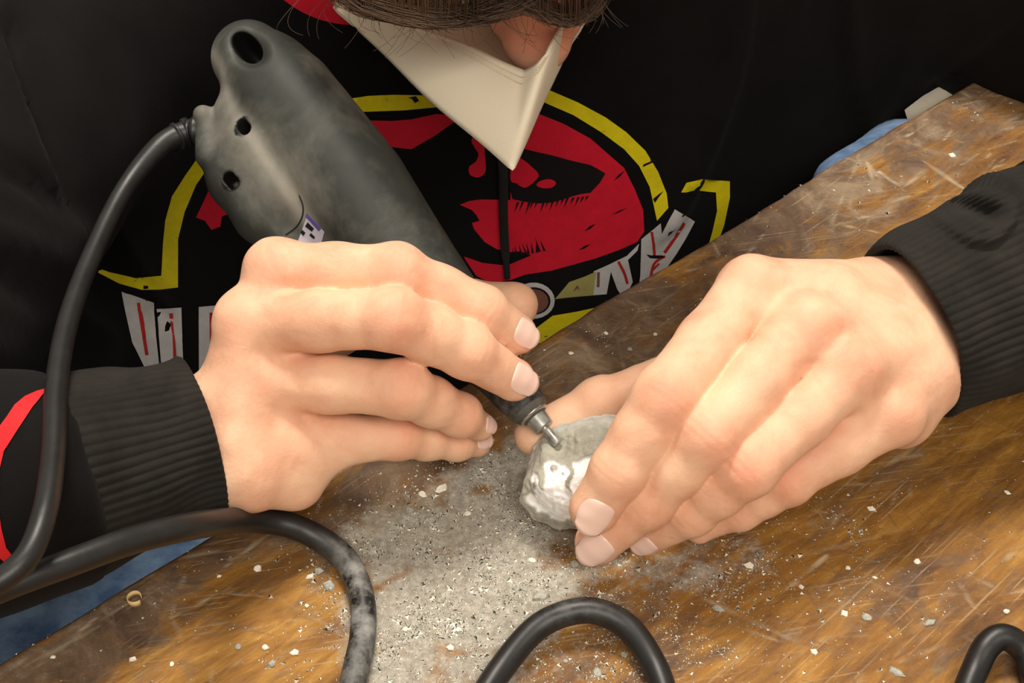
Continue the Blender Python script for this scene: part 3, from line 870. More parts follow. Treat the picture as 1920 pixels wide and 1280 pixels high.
ink('print_letter', [(1113, 507), (1138, 496), (1175, 478), (1198, 455), (1195, 468), (1177, 486), (1186, 527), (1170, 560), (1157, 541), (1145, 508), (1137, 550), (1112, 552)], W_, 0.055, step=8)
ink('print_letter', [(1040, 559), (1052, 545), (1067, 527), (1095, 517), (1118, 507), (1112, 552), (1065, 556)], MS['cream'], 0.06)
ink('letter_line', strip([(1122, 508), (1121, 536)], 5), MS['ring'], 0.08, step=10)
ink('letter_line', strip([(1159, 488), (1170, 510), (1176, 530)], 5), RL, 0.08, step=10)
ink('letter_line', [(1074, 545), (1082, 532), (1088, 543), (1083, 538)], MS['ring'], 0.08, step=10)
def ringp(cx, cy, rx, ry, k=22): return [(cx + rx * math.cos(a), cy + ry * math.sin(a)) for a in np.linspace(0, 2 * math.pi, k, endpoint=False)]
ink('print_letter', ringp(1000, 562, 40, 34), W_, 0.055, step=8)
ink('letter_line', ringp(1000, 562, 32, 26), IK, 0.08, step=10)
ink('letter_line', ringp(1000, 562, 28, 23), MS['ring'], 0.10, step=10)
# red crescent on the sleeve, red edge of the hood
ink('sleeve_print', [(89, 729), (70, 734), (47, 744), (28, 760), (14, 781), (0, 800), (-25, 860), (-25, 1000), (-5, 1040), (20, 1062), (28, 1046), (12, 1025), (3, 990), (-4, 940), (0, 880), (8, 846), (28, 815), (61, 765)], MS['redbright'], 0.04, label='red crescent print on the sleeve')
ink('hood_print', curve2([(520, -20), (550, 12), (600, 36), (655, 46), (700, 40), (690, -20), (600, -30)]), MS['red'], 0.03, label='red print near the collar')
# drawcord hanging over the print
pts = []
for (x, y) in [(930, 250), (941, 300), (944, 350), (944, 400), (946, 450), (950, 505), (951, 522)]:
    loc, *_ = HOOD_BVH.ray_cast(Vector(CAMP), Vector(unit(ray(x, y))), 200)
    pts.append(np.array(loc) - FW * 0.35)
c = spline(pts, 6); r = np.full(len(c), 0.2); r[-9:] = 0.15; r[-1] = 0.1
adopt_part(link('drawcord', quads_to_mesh('drawcord', *tube(c, r, 12)), MS['rib']), hoodie, person)

# ------------------------------------------------------------------ jeans and the shirt hem
jf = Field(axis([(-32, 40, 0.5)]), axis([(8, 82, 0.5)]), axis([(-78, 2, 0.5)]))
jf.cone([-8, 66, -34], [-22.5, 24, -22], 9.5, 9.5, 2); jf.cone([-22.5, 24, -22], [-22, 20, -76], 7.4, 5.0, 1)
jf.cone([8, 66, -34], [17, 34, -24], 9.5, 8.0, 2); jf.cone([17, 34, -24], [19, 28, -76], 7.4, 5.0, 1)
h0, h1 = D(1590, 357, 59.5), D(1688, 299, 62.0)
jf.cone(h0, h1, 1.7, 1.75, 0.5); jf.cone(h1, h1 + np.array([-2.5, 4, -14]), 1.8, 3.0, 0.5)
Vj, Qj = surface_nets(jf); del jf.F
Vj = relax(Vj, Qj, 3); Nj = grid_normals(Vj, Qj)
if (np.cross(Vj[Qj[:, 1]] - Vj[Qj[:, 0]], Vj[Qj[:, 3]] - Vj[Qj[:, 0]]) * Vj[Qj[:, 0]]).sum() < 0: Qj = Qj[:, ::-1]; 
Vj = Vj + Nj * ((0.35 * fbm(Vj, 5, 3, 12)) * (Vj[:, 2] < -12))[:, None]
adopt(link('jeans', mesh_np('jeans', Vj, Qj), MS['jeans']), person)
V = []; F = []
up_e = [(1696, 206), (1730, 180), (1758, 164), (1795, 156), (1850, 150)]; lo_e = [(1716, 270), (1750, 250), (1785, 230), (1825, 210), (1880, 190)]
for k in range(5):
    V += [D(*up_e[k], 62.2 + k * 0.5), D(*lo_e[k], 61.6 + k * 0.5), D(*lo_e[k], 61.9 + k * 0.5), D(*up_e[k], 62.6 + k * 0.5)]
for k in range(4):
    a = 4 * k
    for q in range(4): F.append((a + q, a + (q + 1) % 4, a + 4 + (q + 1) % 4, a + 4 + q))
F += [(0, 1, 2, 3), (19, 18, 17, 16)]
adopt(link('shirt_hem', mesh_py('shirt_hem', V, F), MS['hem']), person)

# ------------------------------------------------------------------ face mask and hair
def face_mask():
    # upper and lower panels meet in a centre fold that sticks out like a beak
    def q(px, py, d): return D(px, py, d)
    ridge = [q(985, 134, 46.6), q(981, 190, 45.6), q(973, 250, 44.7), q(961, 318, 43.8)]
    left_t = [q(985, 134, 46.6), q(940, 116, 47.4), (q(865, 80, 48.9)), q(760, 48, 51.0), q(640, 12, 54.0)]
    left_b = [q(961, 318, 43.8), q(900, 264, 45.4), q(806, 186, 47.8), q(712, 92, 50.8), q(626, 16, 54.2)]
    right_t = [q(985, 134, 46.6), q(1012, 116, 46.0), q(1036, 78, 46.4), q(1058, 36, 47.6), q(1075, -10, 51.0)]
    right_b = [q(961, 318, 43.8), q(984, 268, 45.2), q(1018, 190, 47.4), q(1062, 100, 50.2), q(1110, 20, 53.6)]
    V, F = [], []; nu, nv = 26, 20
    def surf(top, bot, s):
        T_ = spline(top, 8); B_ = spline(bot, 8)
        rows = []
        for u in np.linspace(0, 1, nu):
            i = u * (len(T_) - 1); a = int(min(i, len(T_) - 2)); f = i - a
            t = T_[a] * (1 - f) + T_[a + 1] * f
            i = u * (len(B_) - 1); a = int(min(i, len(B_) - 2)); f = i - a
            b_ = B_[a] * (1 - f) + B_[a + 1] * f
            r = []
            for v in np.linspace(0, 1, nv):
                p = t * (1 - v) + b_ * v
                bul = math.sin(math.pi * min(1, v)) * 0.55 * math.sin(math.pi * min(1, u * 1.15)) 
                emb = 0.05 * (math.exp(-((v - 0.10) / 0.02) ** 2) + math.exp(-((v - 0.93) / 0.015) ** 2))
                r.append(p - FW * (bul * 0.6) + HU * 0.0 + FW * emb)
            rows.append(r)
        return rows
    L = surf(left_t, left_b, -1)[::-1]; Rr = surf(right_t, right_b, 1)[1:]
    rows = L + Rr
    # soften the fold between the two panels
    A = np.array(rows); mid = len(L) - 1
    for _ in range(3):
        for k in range(mid - 2, mid + 3):
            A[k, 1:-3] = A[k, 1:-3] * 0.5 + 0.25 * (A[k - 1, 1:-3] + A[k + 1, 1:-3])
    # lower panels run back under the chin
    chin = hp(0, 5.0, -11.5)
    n = len(A)
    low = []
    for k in range(n):
        edge = A[k, -1]; w = abs(k - mid) / max(mid, 1)
        tgt = chin + RT * ((k - mid) / mid) * 5.5 + HF * (-4.0 * w) + HU * (1.5 * w)
        low.append([edge * (1 - t) + tgt * t + (HU * -0.5) * math.sin(math.pi * t) for t in np.linspace(0.06, 1, 12)])
    A = np.concatenate([A, np.array(low)], 1)
    n, m = A.shape[:2]
    V = A.reshape(-1, 3)
    for i in range(n - 1):
        for j in range(m - 1): F.append((i * m + j, (i + 1) * m + j, (i + 1) * m + j + 1, i * m + j + 1))
    me = mesh_np('face_mask', V, F)
    o = adopt(link('face_mask', me, MS['mask']), person)
    md = o.modifiers.new('thick', 'SOLIDIFY'); md.thickness = 0.0012; md.offset = 0
    # stitched dots along the upper edge, two rows
    sv, sf = [], []
    for v_i in (1.6, 3.0):
        for i in range(6, n - 4):
            for sub_ in (0, 0.5):
                a = A[i, int(v_i)] * (1 - v_i % 1) + A[i, int(v_i) + 1] * (v_i % 1); b_ = A[i + 1, int(v_i)] * (1 - v_i % 1) + A[i + 1, int(v_i) + 1] * (v_i % 1)
                p = a + (b_ - a) * sub_ - FW * 0.10; e = unit(b_ - a) * 0.05; g = unit(np.cross(e, FW)) * 0.022
                k = len(sv); sv += [p - e - g, p + e - g, p + e + g, p - e + g]; sf.append((k, k + 1, k + 2, k + 3))
    s_ = link('stitching', mesh_py('stitching', sv, sf), plain('tan_thread', (214, 196, 160), 0.8)); s_['kind'] = 'stuff'
    adopt_part(s_, o, person)
    for s2 in (-1, 1):                 # ear loops
        a = A[0 if s2 < 0 else -1, 6]; e = hp(s2 * 7.9, -2.2, 0.5)
        c = spline([a, (a + e) / 2 + HR * s2 * 0.9, e, hp(s2 * 7.6, -2.6, -1.5), A[0 if s2 < 0 else -1, 16] * 0.5 + hp(s2 * 7.2, -1, -4) * 0.5], 6)
        adopt_part(link('ear_loop', quads_to_mesh('ear_loop', *tube(c, 0.12, 8)), MS['mask']), o, person)
face_mask()

def hair():
    rng = np.random.default_rng(7)
    # scalp cap
    bh = {}
    V, F = [], []; nu, nv = 48, 22
    # strands: flat ribbons of triangles, rooted on the crown and combed forward over the brow
    SV, SF = [], []
    def strand(pts, w0, w1):
        pts = np.asarray(pts); n = len(pts); t = np.gradient(pts, axis=0)
        base = len(SV)
        for i in range(n):
            tt = unit(t[i]); a = unit(np.cross(tt, unit(pts[i] - HC) + 1e-3)); b_ = np.cross(tt, a)
            w = w0 + (w1 - w0) * (i / (n - 1)) ** 2
            for q in range(3):
                an = q * 2 * math.pi / 3; SV.append(pts[i] + (a * math.cos(an) + b_ * math.sin(an)) * w)
        for i in range(n - 1):
            for q in range(3):
                q2 = (q + 1) % 3
                SF.append((base + i * 3 + q, base + i * 3 + q2, base + (i + 1) * 3 + q2, base + (i + 1) * 3 + q))
    def surf_pt(az, el, extra=0.0):     # az 0 = forward; el angle from crown
        r = np.array([7.75 * math.sin(el) * math.sin(az), 9.2 * math.sin(el) * math.cos(az) - 0.8, 8.9 * math.cos(el) + 2.2])
        r = r * (1 + extra / 9); return hp(*r)
    crown = 0.25
    for i in range(2600):
        az = rng.uniform(-math.pi, math.pi); clump = 0.10 * math.sin(az * 23) + 0.05 * math.sin(az * 57)
        el_end = 1.42 + 0.35 * (1 - math.cos(az)) + 0.10 * math.sin(az * 9) + rng.normal(0, 0.06)
        if abs(az) < 1.1: el_end = 1.36 + 0.05 * math.sin(az * 7 + 1) + 0.04 * math.sin(az * 17) + rng.normal(0, 0.04)
        el0 = rng.uniform(0.05, 0.9)
        n = 11; tw = rng.normal(0, 0.10); pts = []
        ex = rng.uniform(0.05, 0.55)
        for t in np.linspace(0, 1, n):
            el = el0 + (el_end - el0) * t
            pts.append(surf_pt(az + clump * t + tw * t * t + 0.03 * math.sin(t * 9 + i), el, ex + 0.35 * math.sin(math.pi * t) + 0.12 * t))
        strand(pts, 0.035, 0.010)
    # loose fringe strands that fall across the mask
    def px_strand(p0, p1, p2, d0, d2, w=0.014, n=14):
        pts = []
        for t in np.linspace(0, 1, n):
            x = (1 - t) ** 2 * p0[0] + 2 * t * (1 - t) * p1[0] + t * t * p2[0]; y = (1 - t) ** 2 * p0[1] + 2 * t * (1 - t) * p1[1] + t * t * p2[1]
            pts.append(D(x, y, d0 + (d2 - d0) * t))
        strand(pts, w, 0.006)
    # two sweeping locks along the lower edge of the fringe
    def lock(path, n, spread, dep, up, w=0.016):
        base = spline(np.array(path, float), 8)
        for i in range(n):
            k = rng.uniform(0, 1) ** 1.5; a_ = int(rng.integers(0, len(base) // 2)); b_ = int(rng.integers(len(base) // 2, len(base)))
            seg_ = base[a_:b_ + 1][:: max(1, (b_ - a_) // 9)]
            off = np.array([rng.normal(0, spread * 0.3), -k * up]); wav = rng.uniform(0, 6); d0 = dep + rng.uniform(-0.4, 0.6)
            tail = rng.normal(0, 6)
            strand([D(p[0] + off[0], p[1] + off[1] + 3 * math.sin(wav + q_ * 0.9) + tail * (q_ / len(seg_)) ** 2, d0 + 0.25 * math.sin(q_ * 0.5 + wav)) for q_, p in enumerate(seg_)], w, 0.006)
    # the fringe itself: strands that leave the forehead and hang down in front of it
    def low(x):
        return float(np.interp(x, [560, 620, 700, 800, 870, 920, 960, 1000, 1060, 1100, 1130, 1160], [-30, 4, 34, 50, 48, 30, 12, 22, 46, 34, 8, -30]))
    for i in range(1900):
        az = rng.uniform(-1.15, 1.15); st = surf_pt(az, rng.uniform(0.7, 1.2), 0.5)
        x0 = pix(surf_pt(az, 1.36, 0.4))[0]
        x1 = float(np.clip(x0 + (rng.normal(-14, 26) if x0 < 930 else rng.normal(12, 22)), 575, 1150))
        if 905 < x1 < 1010 and rng.random() < 0.5: continue
        en = D(x1, low(x1) + rng.normal(-8, 9), 44.3 + rng.uniform(-0.5, 0.9))
        mdp = surf_pt(az + (x1 - x0) * 0.0012, 1.34, 0.75) + np.array([0, -0.35, 0.2])
        c_ = spline([st, (st + mdp) / 2 + unit((st + mdp) / 2 - HC) * 0.45, mdp, mdp * 0.45 + en * 0.55 + FW * -0.25, en], 3)
        strand(c_, 0.030, 0.007)
    lock([(600, -20), (640, 2), (680, 26), (750, 44), (820, 52), (880, 46), (930, 30), (990, 12), (1040, -20)], 260, 24, 44.3, 40)
    lock([(740, -40), (800, 10), (850, 36), (905, 44), (960, 30), (1000, 6), (1030, -30)], 80, 20, 44.2, 30)
    lock([(960, -50), (985, 0), (1020, 36), (1060, 48), (1095, 38), (1125, 8), (1150, -30)], 240, 20, 44.6, 40)
    lock([(900, -50), (930, -6), (990, 24), (1040, 44), (1075, 46)], 160, 16, 44.6, 34)
    for i in range(34):                 # thin wisps
        x = rng.uniform(690, 1060); s = rng.uniform(-90, 90)
        px_strand((x, 0), (x + s * 0.2, rng.uniform(40, 80)), (x + s, rng.uniform(62, 112)), 44.6, 44.0, 0.009)
    for i in range(9):
        x = rng.uniform(500, 680); px_strand((x + 60, -10), (x, rng.uniform(20, 60)), (x + rng.uniform(10, 90), rng.uniform(50, 76)), 45.5, 45.8, 0.009)
    for i in range(14):
        x = rng.uniform(1060, 1130); px_strand((x, -10), (x + 20, 30), (x + rng.uniform(-10, 60), rng.uniform(30, 76)), 45.3, 45.3, 0.009)
    me = mesh_np('hair', SV, SF)
    o = adopt(link('hair', me, MS['hair']), person); o['kind'] = 'stuff'
    # skull cap under the strands
    for i in range(nu):
        for j in range(nv):
            az = -math.pi + 2 * math.pi * i / nu; lim = 1.25 if abs(az) < 1.2 else 1.8
            V.append(surf_pt(az, 0.02 + (lim - 0.02 + 0.05 * math.sin(az * 11)) * j / (nv - 1), 0.12 if j < nv - 1 else -0.2))
    for i in range(nu):
        for j in range(nv - 1):
            a = i * nv + j; b_ = ((i + 1) % nu) * nv + j; F.append((a, b_, b_ + 1, a + 1))
    adopt(link('hair_cap', mesh_np('hair_cap', V, F), MS['hair']), person)
hair()
# ------------------------------------------------------------------ the rotary tool
TIP = P(1046, 832, 2.75)
d_tip = depth_of(TIP)
REAR = D(437, 150, 47.3)
TA = unit(REAR - TIP)                                   # from the bit towards the back end
TL = float(np.linalg.norm(REAR - TIP))
mid = (TIP + REAR) / 2; vd = unit(mid - CAMP)
TW = unit(-vd + TA * (vd @ TA))                         # towards the viewer
TN = np.cross(TW, TA)                                   # across: towards the upper right of the picture
if TN @ (RT + UP) < 0: TN = -TN
TROT = np.array([TA, TN, TW])
def tp(a, n, w): return TIP + TA * a + TN * n + TW * w
def tool_px(px, py, w=0.0):
    """place on the plane w = const of the tool that shows at this pixel -> (a, n)"""
    r = ray(px, py); o = TIP + TW * w; t = ((o - CAMP) @ TW) / (r @ TW); p = CAMP + r * t - TIP
    return float(p @ TA), float(p @ TN)
# outline of the shell in tool coordinates
right = [tool_px(*p) for p in [(985, 700), (930, 590), (870, 500), (800, 390), (740, 290), (660, 190), (590, 105), (520, 62), (470, 46)]]
left = [tool_px(*p) for p in [(920, 745), (850, 690), (760, 620), (600, 440), (560, 390), (500, 300), (432, 190), (407, 140), (405, 95)]]
lx = axis([(-0.5, TL + 4.5, 0.055)]); ly = axis([(-5.2, 3.6, 0.055)]); lz = axis([(-3.4, 3.4, 0.055)])
tf = Field(lx, ly, lz)
ra = np.array(right); la = np.array(left)
def hull(a):
    hi_ = np.interp(a, ra[:, 0], ra[:, 1]); lo_ = np.interp(a, la[:, 0], la[:, 1]); return (hi_ + lo_) / 2, (hi_ - lo_) / 2
stations = np.linspace(1.6, min(ra[-1, 0], la[-1, 0]) - 0.9, 16)
for i in range(len(stations) - 1):
    c0, r0 = hull(stations[i]); c1, r1 = hull(stations[i + 1])
    tf.cone([stations[i], c0, 0], [stations[i + 1], c1, 0], r0, r1, 0.3)
# cord housing, the flatter side with the ridge
hb = [tool_px(*p, w=-0.3) for p in [(375, 214), (368, 245), (385, 300), (430, 370), (480, 420), (540, 475), (640, 560)]]
a_end = hb[0][0]
q0 = tool_px(418, 262, -0.3); q1 = tool_px(455, 330, -0.3); q2 = tool_px(500, 396, -0.3); q3 = tool_px(600, 500, -0.3)
for (u, v), r0, r1 in (((q0, q1), 0.92, 1.12), ((q1, q2), 1.12, 1.05), ((q2, q3), 1.05, 0.7)):
    tf.cone([u[0], u[1], -0.35], [v[0], v[1], -0.35], r0, r1, 0.5)
    tf.cone([u[0], u[1] + 1.1, -0.1], [v[0], v[1] + 1.1, -0.1], r0 * 1.15, r1 * 1.15, 0.35)
kx = tool_px(391, 226, -0.1); tf.cone([kx[0], kx[1], -0.5], [kx[0], kx[1], 0.45], 0.30, 0.30, 0.22)
kx2 = tool_px(398, 300, -0.1); tf.cone([kx[0], kx[1], 0.3], [kx2[0], kx2[1], 0.3], 0.30, 0.42, 0.2)
# vent hole at the back end, recesses
va, vn = tool_px(466, 92, 1.2)
vt = unit(np.array([-0.5, 0.0, 0])); 
vdir = unit([1.0, -0.05, 0.0])
va0, vn0 = tool_px(448, 72, 1.0); va1, vn1 = tool_px(484, 112, 1.0)
cv = np.array([(va0 + va1) / 2, (vn0 + vn1) / 2]); dv = unit([va1 - va0, vn1 - vn0]); VR = np.array([[dv[0], dv[1], 0], [-dv[1], dv[0], 0], [0, 0, 1.0]])
tf.ellipsoid([cv[0], cv[1], 1.75], (1.05, 0.68, 0.75), VR, 0.25, 'cut')
tf.ellipsoid([cv[0], cv[1], 1.1], (0.70, 0.39, 1.6), VR, 0.06, 'cut')
h1 = tool_px(460, 241, 1.0); h2 = tool_px(437, 341, 0.6)
for h in (h1, h2):
    tf.cone([h[0] - 0.10, h[1], 3.0], [h[0] - 0.10, h[1], 0.15], 0.21, 0.21, 0.04, 'cut')
    tf.cone([h[0] + 0.10, h[1], 3.0], [h[0] + 0.10, h[1], 0.15], 0.21, 0.21, 0.04, 'cut')
Vt, Qt = surface_nets(tf); del tf.F
Vt = relax(Vt, Qt, 2)
if (np.cross(Vt[Qt[:, 1]] - Vt[Qt[:, 0]], Vt[Qt[:, 3]] - Vt[Qt[:, 0]]) * Vt[Qt[:, 0]]).sum() < 0: Qt = Qt[:, ::-1]
# dust settled on it: more on the cord side and around the back end, where it also paints in the lit rim
dust = 0.04 + 0.50 * np.exp(-((Vt[:, 1] - (h1[1] - 0.2)) / 0.9) ** 2) * sstep(TL * 0.52, TL * 0.8, Vt[:, 0]) + 0.35 * sstep(TL * 0.93, TL * 1.04, Vt[:, 0]) * sstep(0.5, -1.5, Vt[:, 1])
dust += 0.45 * np.exp(-((Vt[:, 1] - np.interp(Vt[:, 0], *zip(*sorted([tool_px(*t, 1) for t in ((412, 120), (430, 190), (500, 300), (560, 390), (600, 440))])))) / 0.22) ** 2) * sstep(TL * 0.5, TL * 0.7, Vt[:, 0])  # pale line on the ridge: its lit edge painted with the dust colour
if np.linalg.det(TROT) < 0: Qt = Qt[:, ::-1]
tool = empty('rotary_tool', TIP, label='grey dusty rotary tool held in the hand, its bit on the stone', category='power tool')
Wt = TIP + Vt @ TROT
me = mesh_np('tool_body', Wt, Qt); inner = np.zeros(len(Vt))
ql = np.stack([(Vt[:, 0] - cv[0]) * dv[0] + (Vt[:, 1] - cv[1]) * dv[1], -(Vt[:, 0] - cv[0]) * dv[1] + (Vt[:, 1] - cv[1]) * dv[0]], 1)
frontv = grid_normals(Vt, Qt)
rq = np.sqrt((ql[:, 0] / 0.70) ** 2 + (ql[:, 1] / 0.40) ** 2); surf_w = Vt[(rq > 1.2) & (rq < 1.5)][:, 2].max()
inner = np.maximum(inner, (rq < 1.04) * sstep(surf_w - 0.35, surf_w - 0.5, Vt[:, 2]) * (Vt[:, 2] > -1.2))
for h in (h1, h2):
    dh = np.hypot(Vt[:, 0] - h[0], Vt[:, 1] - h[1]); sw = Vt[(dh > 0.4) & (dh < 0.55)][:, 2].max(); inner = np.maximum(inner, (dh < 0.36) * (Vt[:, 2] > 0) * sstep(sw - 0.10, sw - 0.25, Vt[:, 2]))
attr(me, 'inner', inner); attr(me, 'dust', np.clip(dust, 0, 1))  # dust mask also holds the painted lit rim and ridge edge
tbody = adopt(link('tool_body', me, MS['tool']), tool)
TOOL_BVH = BVHTree.FromPolygons([tuple(v) for v in Wt], [tuple(map(int, q)) for q in Qt])
# lathed nose, collet and bit about the axis
def lathe(name, prof, mat, parent, seg=48, axis_to=None, hexn=0):
    """prof: rows (distance from the bit end, radius); runs along the line bit -> nose"""
    A0 = TIP; A1 = unit(tp(4.0, hull(4.0)[0], 0) - TIP)
    e1 = unit(np.cross(A1, [0, 0, 1])); e2 = np.cross(A1, e1); V = []; seg = hexn or seg
    for a, r in prof:
        for k in range(seg):
            an = 2 * math.pi * k / seg; V.append(A0 + A1 * a + r * (e1 * math.cos(an) + e2 * math.sin(an)))
    F = []
    n = len(prof)
    for i in range(n - 1):
        for k in range(seg): F.append((i * seg + k, i * seg + (k + 1) % seg, (i + 1) * seg + (k + 1) % seg, (i + 1) * seg + k))
    F.append(tuple(range(seg))[::-1]); F.append(tuple((n - 1) * seg + k for k in range(seg)))
    me = mesh_py(name, V, F); bm = bmesh.new(); bm.from_mesh(me); bmesh.ops.recalc_face_normals(bm, faces=bm.faces); bm.to_mesh(me); bm.free()
    o = adopt(link(name, me, mat), parent)
    md = o.modifiers.new('b', 'BEVEL'); md.width = 0.0002; md.segments = 2; md.limit_method = 'ANGLE'
    try: me.set_sharp_from_angle(angle=math.radians(35))
    except Exception: pass
    return o
lathe('bit', [(-0.02, 0.10), (0.0, 0.155), (0.18, 0.16), (0.22, 0.15), (0.75, 0.15)], MS['steel'], tool)
lathe('collet_nut', [(0.62, 0.28), (0.65, 0.33), (1.10, 0.36), (1.12, 0.45), (1.15, 0.50), (1.36, 0.53), (1.42, 0.46)], MS['steel'], tool, hexn=14)
lathe('nose_grip', [(1.32, 0.40), (1.36, 0.58), (1.45, 0.64), (2.1, 0.74), (2.8, 0.80), (3.6, 0.84), (4.2, 0.80)], MS['grip'], tool)
# seam line of the brush cover, label
def on_tool(px, py, lift=0.02):
    loc, no, ix, dist = TOOL_BVH.ray_cast(Vector(CAMP), Vector(unit(ray(px, py))), 200)
    if loc is None: return D(px, py, 45)
    return np.array(loc) + np.array(no) * lift * (1 if np.array(no) @ FW < 0 else -1)
def tool_line(name, pts, r, mat):
    c = np.array([on_tool(x, y, 0.0) for x, y in spline(pts, 8)])
    adopt_part2(link(name, quads_to_mesh(name, *tube(c, r, 6)), mat), tbody)
def adopt_part2(o, part):
    o.parent = part; return o
tool_line('seam', [(561, 366), (568, 385), (567, 405), (556, 425), (536, 440)], 0.028, MS['hole'])
def tool_patch(name, quad, mat, lift):
    V, F = [], []; n = 8; q = [np.array(p, float) for p in quad]
    for i in range(n):
        for j in range(n):
            u, v = i / (n - 1), j / (n - 1); p = (q[0] * (1 - u) + q[1] * u) * (1 - v) + (q[3] * (1 - u) + q[2] * u) * v
            V.append(on_tool(p[0], p[1], lift))
    for i in range(n - 1):
        for j in range(n - 1): F.append((i * n + j, (i + 1) * n + j, (i + 1) * n + j + 1, i * n + j + 1))
    return adopt_part2(link(name, mesh_py(name, V, F), mat), tbody)
tool_patch('rating_label', [(578, 400), (609, 434), (600, 466), (556, 460)], MS['label'], 0.02)
tool_patch('label_print', [(577, 399), (604, 428), (599, 433), (574, 406)], MS['purple'], 0.035)
for q in ([(578, 416), (590, 428), (586, 434), (573, 424)], [(568, 430), (574, 436), (570, 442), (564, 436)], [(584, 436), (592, 444), (590, 448), (581, 441)]):
    tool_patch('label_print', q, MS['hole'], 0.035)
# ------------------------------------------------------------------ the cord, one run from the tool over the table
cp = [(on_tool(372, 240, 0) + FW * 0.6, 0.42), (D(352, 247, 47.0), 0.40), (D(300, 275, 46.6), 0.38), (D(232, 358, 45.6), 0.310), (D(172, 480, 43.5), 0.310), (D(128, 600, 41.0), 0.310), (D(106, 720, 38.5), 0.310),
      (D(100, 850, 36.2), 0.310), (D(84, 960, 34.4), 0.310), (D(45, 1050, 33.5), 0.310), (D(-40, 1110, 33.2), 0.310), (D(-150, 1150, 33.4), 0.310), (D(-160, 1180, 33.8), 0.322), (D(-80, 1140, 34.0), 0.334), (D(20, 1096, 34.4), 0.346),
      (D(130, 1055, 35.2), 0.358), (D(250, 1012, 36.5), 0.370), (D(370, 984, 38.2), 0.382), (P(470, 975, 1.9), 0.385), (P(560, 990, 1.0), 0.385), (P(640, 1040, 0.5), 0.385), (P(676, 1110, 0.40), 0.385), (P(680, 1190, 0.40), 0.385),
      (P(662, 1280, 0.40), 0.385), (P(650, 1400, 0.40), 0.385), (P(700, 1500, 0.4), 0.385), (P(800, 1480, 0.4), 0.385), (P(880, 1350, 0.4), 0.385), (P(935, 1260, 0.42), 0.385), (P(1000, 1182, 0.7), 0.385), (P(1060, 1150, 0.9), 0.385), (P(1120, 1146, 0.9), 0.385), (P(1180, 1178, 0.7), 0.385),
      (P(1228, 1250, 0.42), 0.385), (P(1262, 1340, 0.4), 0.385), (P(1330, 1450, 0.4), 0.385), (P(1500, 1520, 0.4), 0.385), (P(1680, 1480, 0.4), 0.385), (P(1780, 1370, 0.4), 0.385), (P(1822, 1270, 0.5), 0.385), (P(1850, 1212, 0.8), 0.385), (P(1884, 1194, 0.9), 0.385),
      (P(1925, 1225, 0.6), 0.385), (P(1960, 1300, 0.4), 0.385), (P(2100, 1400, 0.4), 0.385), (P(2500, 1350, 0.4), 0.385), (np.array([48, 18, 0.4]), 0.38), (np.array([66, 2, 0.4]), 0.38), (np.array([70, -30, 0.4]), 0.38)]
cc = spline(np.array([list(p) + [r] for p, r in cp]), 14)
Vc, Fc = tube(cc[:, :3], cc[:, 3], 24)
me = mesh_np('power_cord', Vc[:-2], Fc[:(len(cc) - 1) * 24])
pj = np.array([pix(v) for v in Vc[:-2]])
dst = 0.02 + 1.0 * np.exp(-(((pj[:, 0] - 668) / 50) ** 2 + ((pj[:, 1] - 1100) / 95) ** 2)) + 0.7 * np.exp(-(((pj[:, 0] - 670) / 60) ** 2 + ((pj[:, 1] - 1230) / 90) ** 2)) + 0.3 * np.exp(-(((pj[:, 0] - 1080) / 80) ** 2 + ((pj[:, 1] - 1135) / 30) ** 2))
attr(me, 'dust', np.clip(dst, 0, 1))
cord = adopt(link('power_cord', me, MS['cord']), tool)
# ribbed strain relief where the cord leaves the housing
s0 = on_tool(374, 240, 0) + FW * 0.55
c = spline([s0 + (s0 - D(345, 250, 47.0)) * 0.35 + FW * 0.6, s0, D(352, 247, 47.0), D(326, 258, 46.8)], 12)
n = len(c); r = 0.50 - 0.10 * np.linspace(0, 1, n) + 0.055 * np.sign(np.sin(np.linspace(0, 30, n)))
adopt(link('strain_relief', quads_to_mesh('strain_relief', *tube(c, r, 20)), MS['cord']), tool)
# ------------------------------------------------------------------ table
E0, E1 = P(0, 1232, 0), P(1790, 165, 0)
ed = unit(E1 - E0); en = np.array([ed[1], -ed[0], 0])        # en points over the table, away from the person
if en @ (np.array([0, 0, 0]) - E0) < 0: en = -en
def T2(u, v, z=0): return E0 + ed * u + en * v + np.array([0, 0, z])   # u along the edge, v inwards
# fine grid where the camera looks, with scratches, wear and dust as per-vertex masks
du = 0.075
U = axis([(-60, -9, 3), (-9, 46, du), (46, 90, 3)]).astype(float); Vv = axis([(0, 0.3, 0.05), (0.3, 36, du), (36, 70, 3)]).astype(float)
gu, gv = np.meshgrid(U, Vv, indexing='ij')
wob = 0.10 * vnoise(np.stack([gu.ravel(), gu.ravel() * 0], 1), 4.0, 31) + 0.05 * vnoise(np.stack([gu.ravel(), gu.ravel() * 0], 1), 0.9, 32)
edge_w = np.exp(-gv.ravel() / 0.5)
pts = E0 + gu.ravel()[:, None] * ed + (gv.ravel() + wob * edge_w)[:, None] * en
fine_m = (gu.ravel() > -9.01) & (gu.ravel() < 46.01) & (gv.ravel() < 36.01)
q = pts[:, :2]
dep = pts @ FW - CAMP @ FW
px = 960 + FPX * pts[:, 0] / dep; py = 640 - FPX * ((pts - CAMP) @ UP) / dep
PXY = np.stack([px, py], 1)
def blob(x, y, rx, ry, a=0.0):
    c, s = math.cos(a), math.sin(a); dx, dy = px - x, py - y
    return np.exp(-(((dx * c + dy * s) / rx) ** 2 + ((-dx * s + dy * c) / ry) ** 2))
wn = fbm(q, 3.0, 4, 11); wn2 = fbm(q, 1.0, 3, 12)
dustm = np.zeros(len(q))
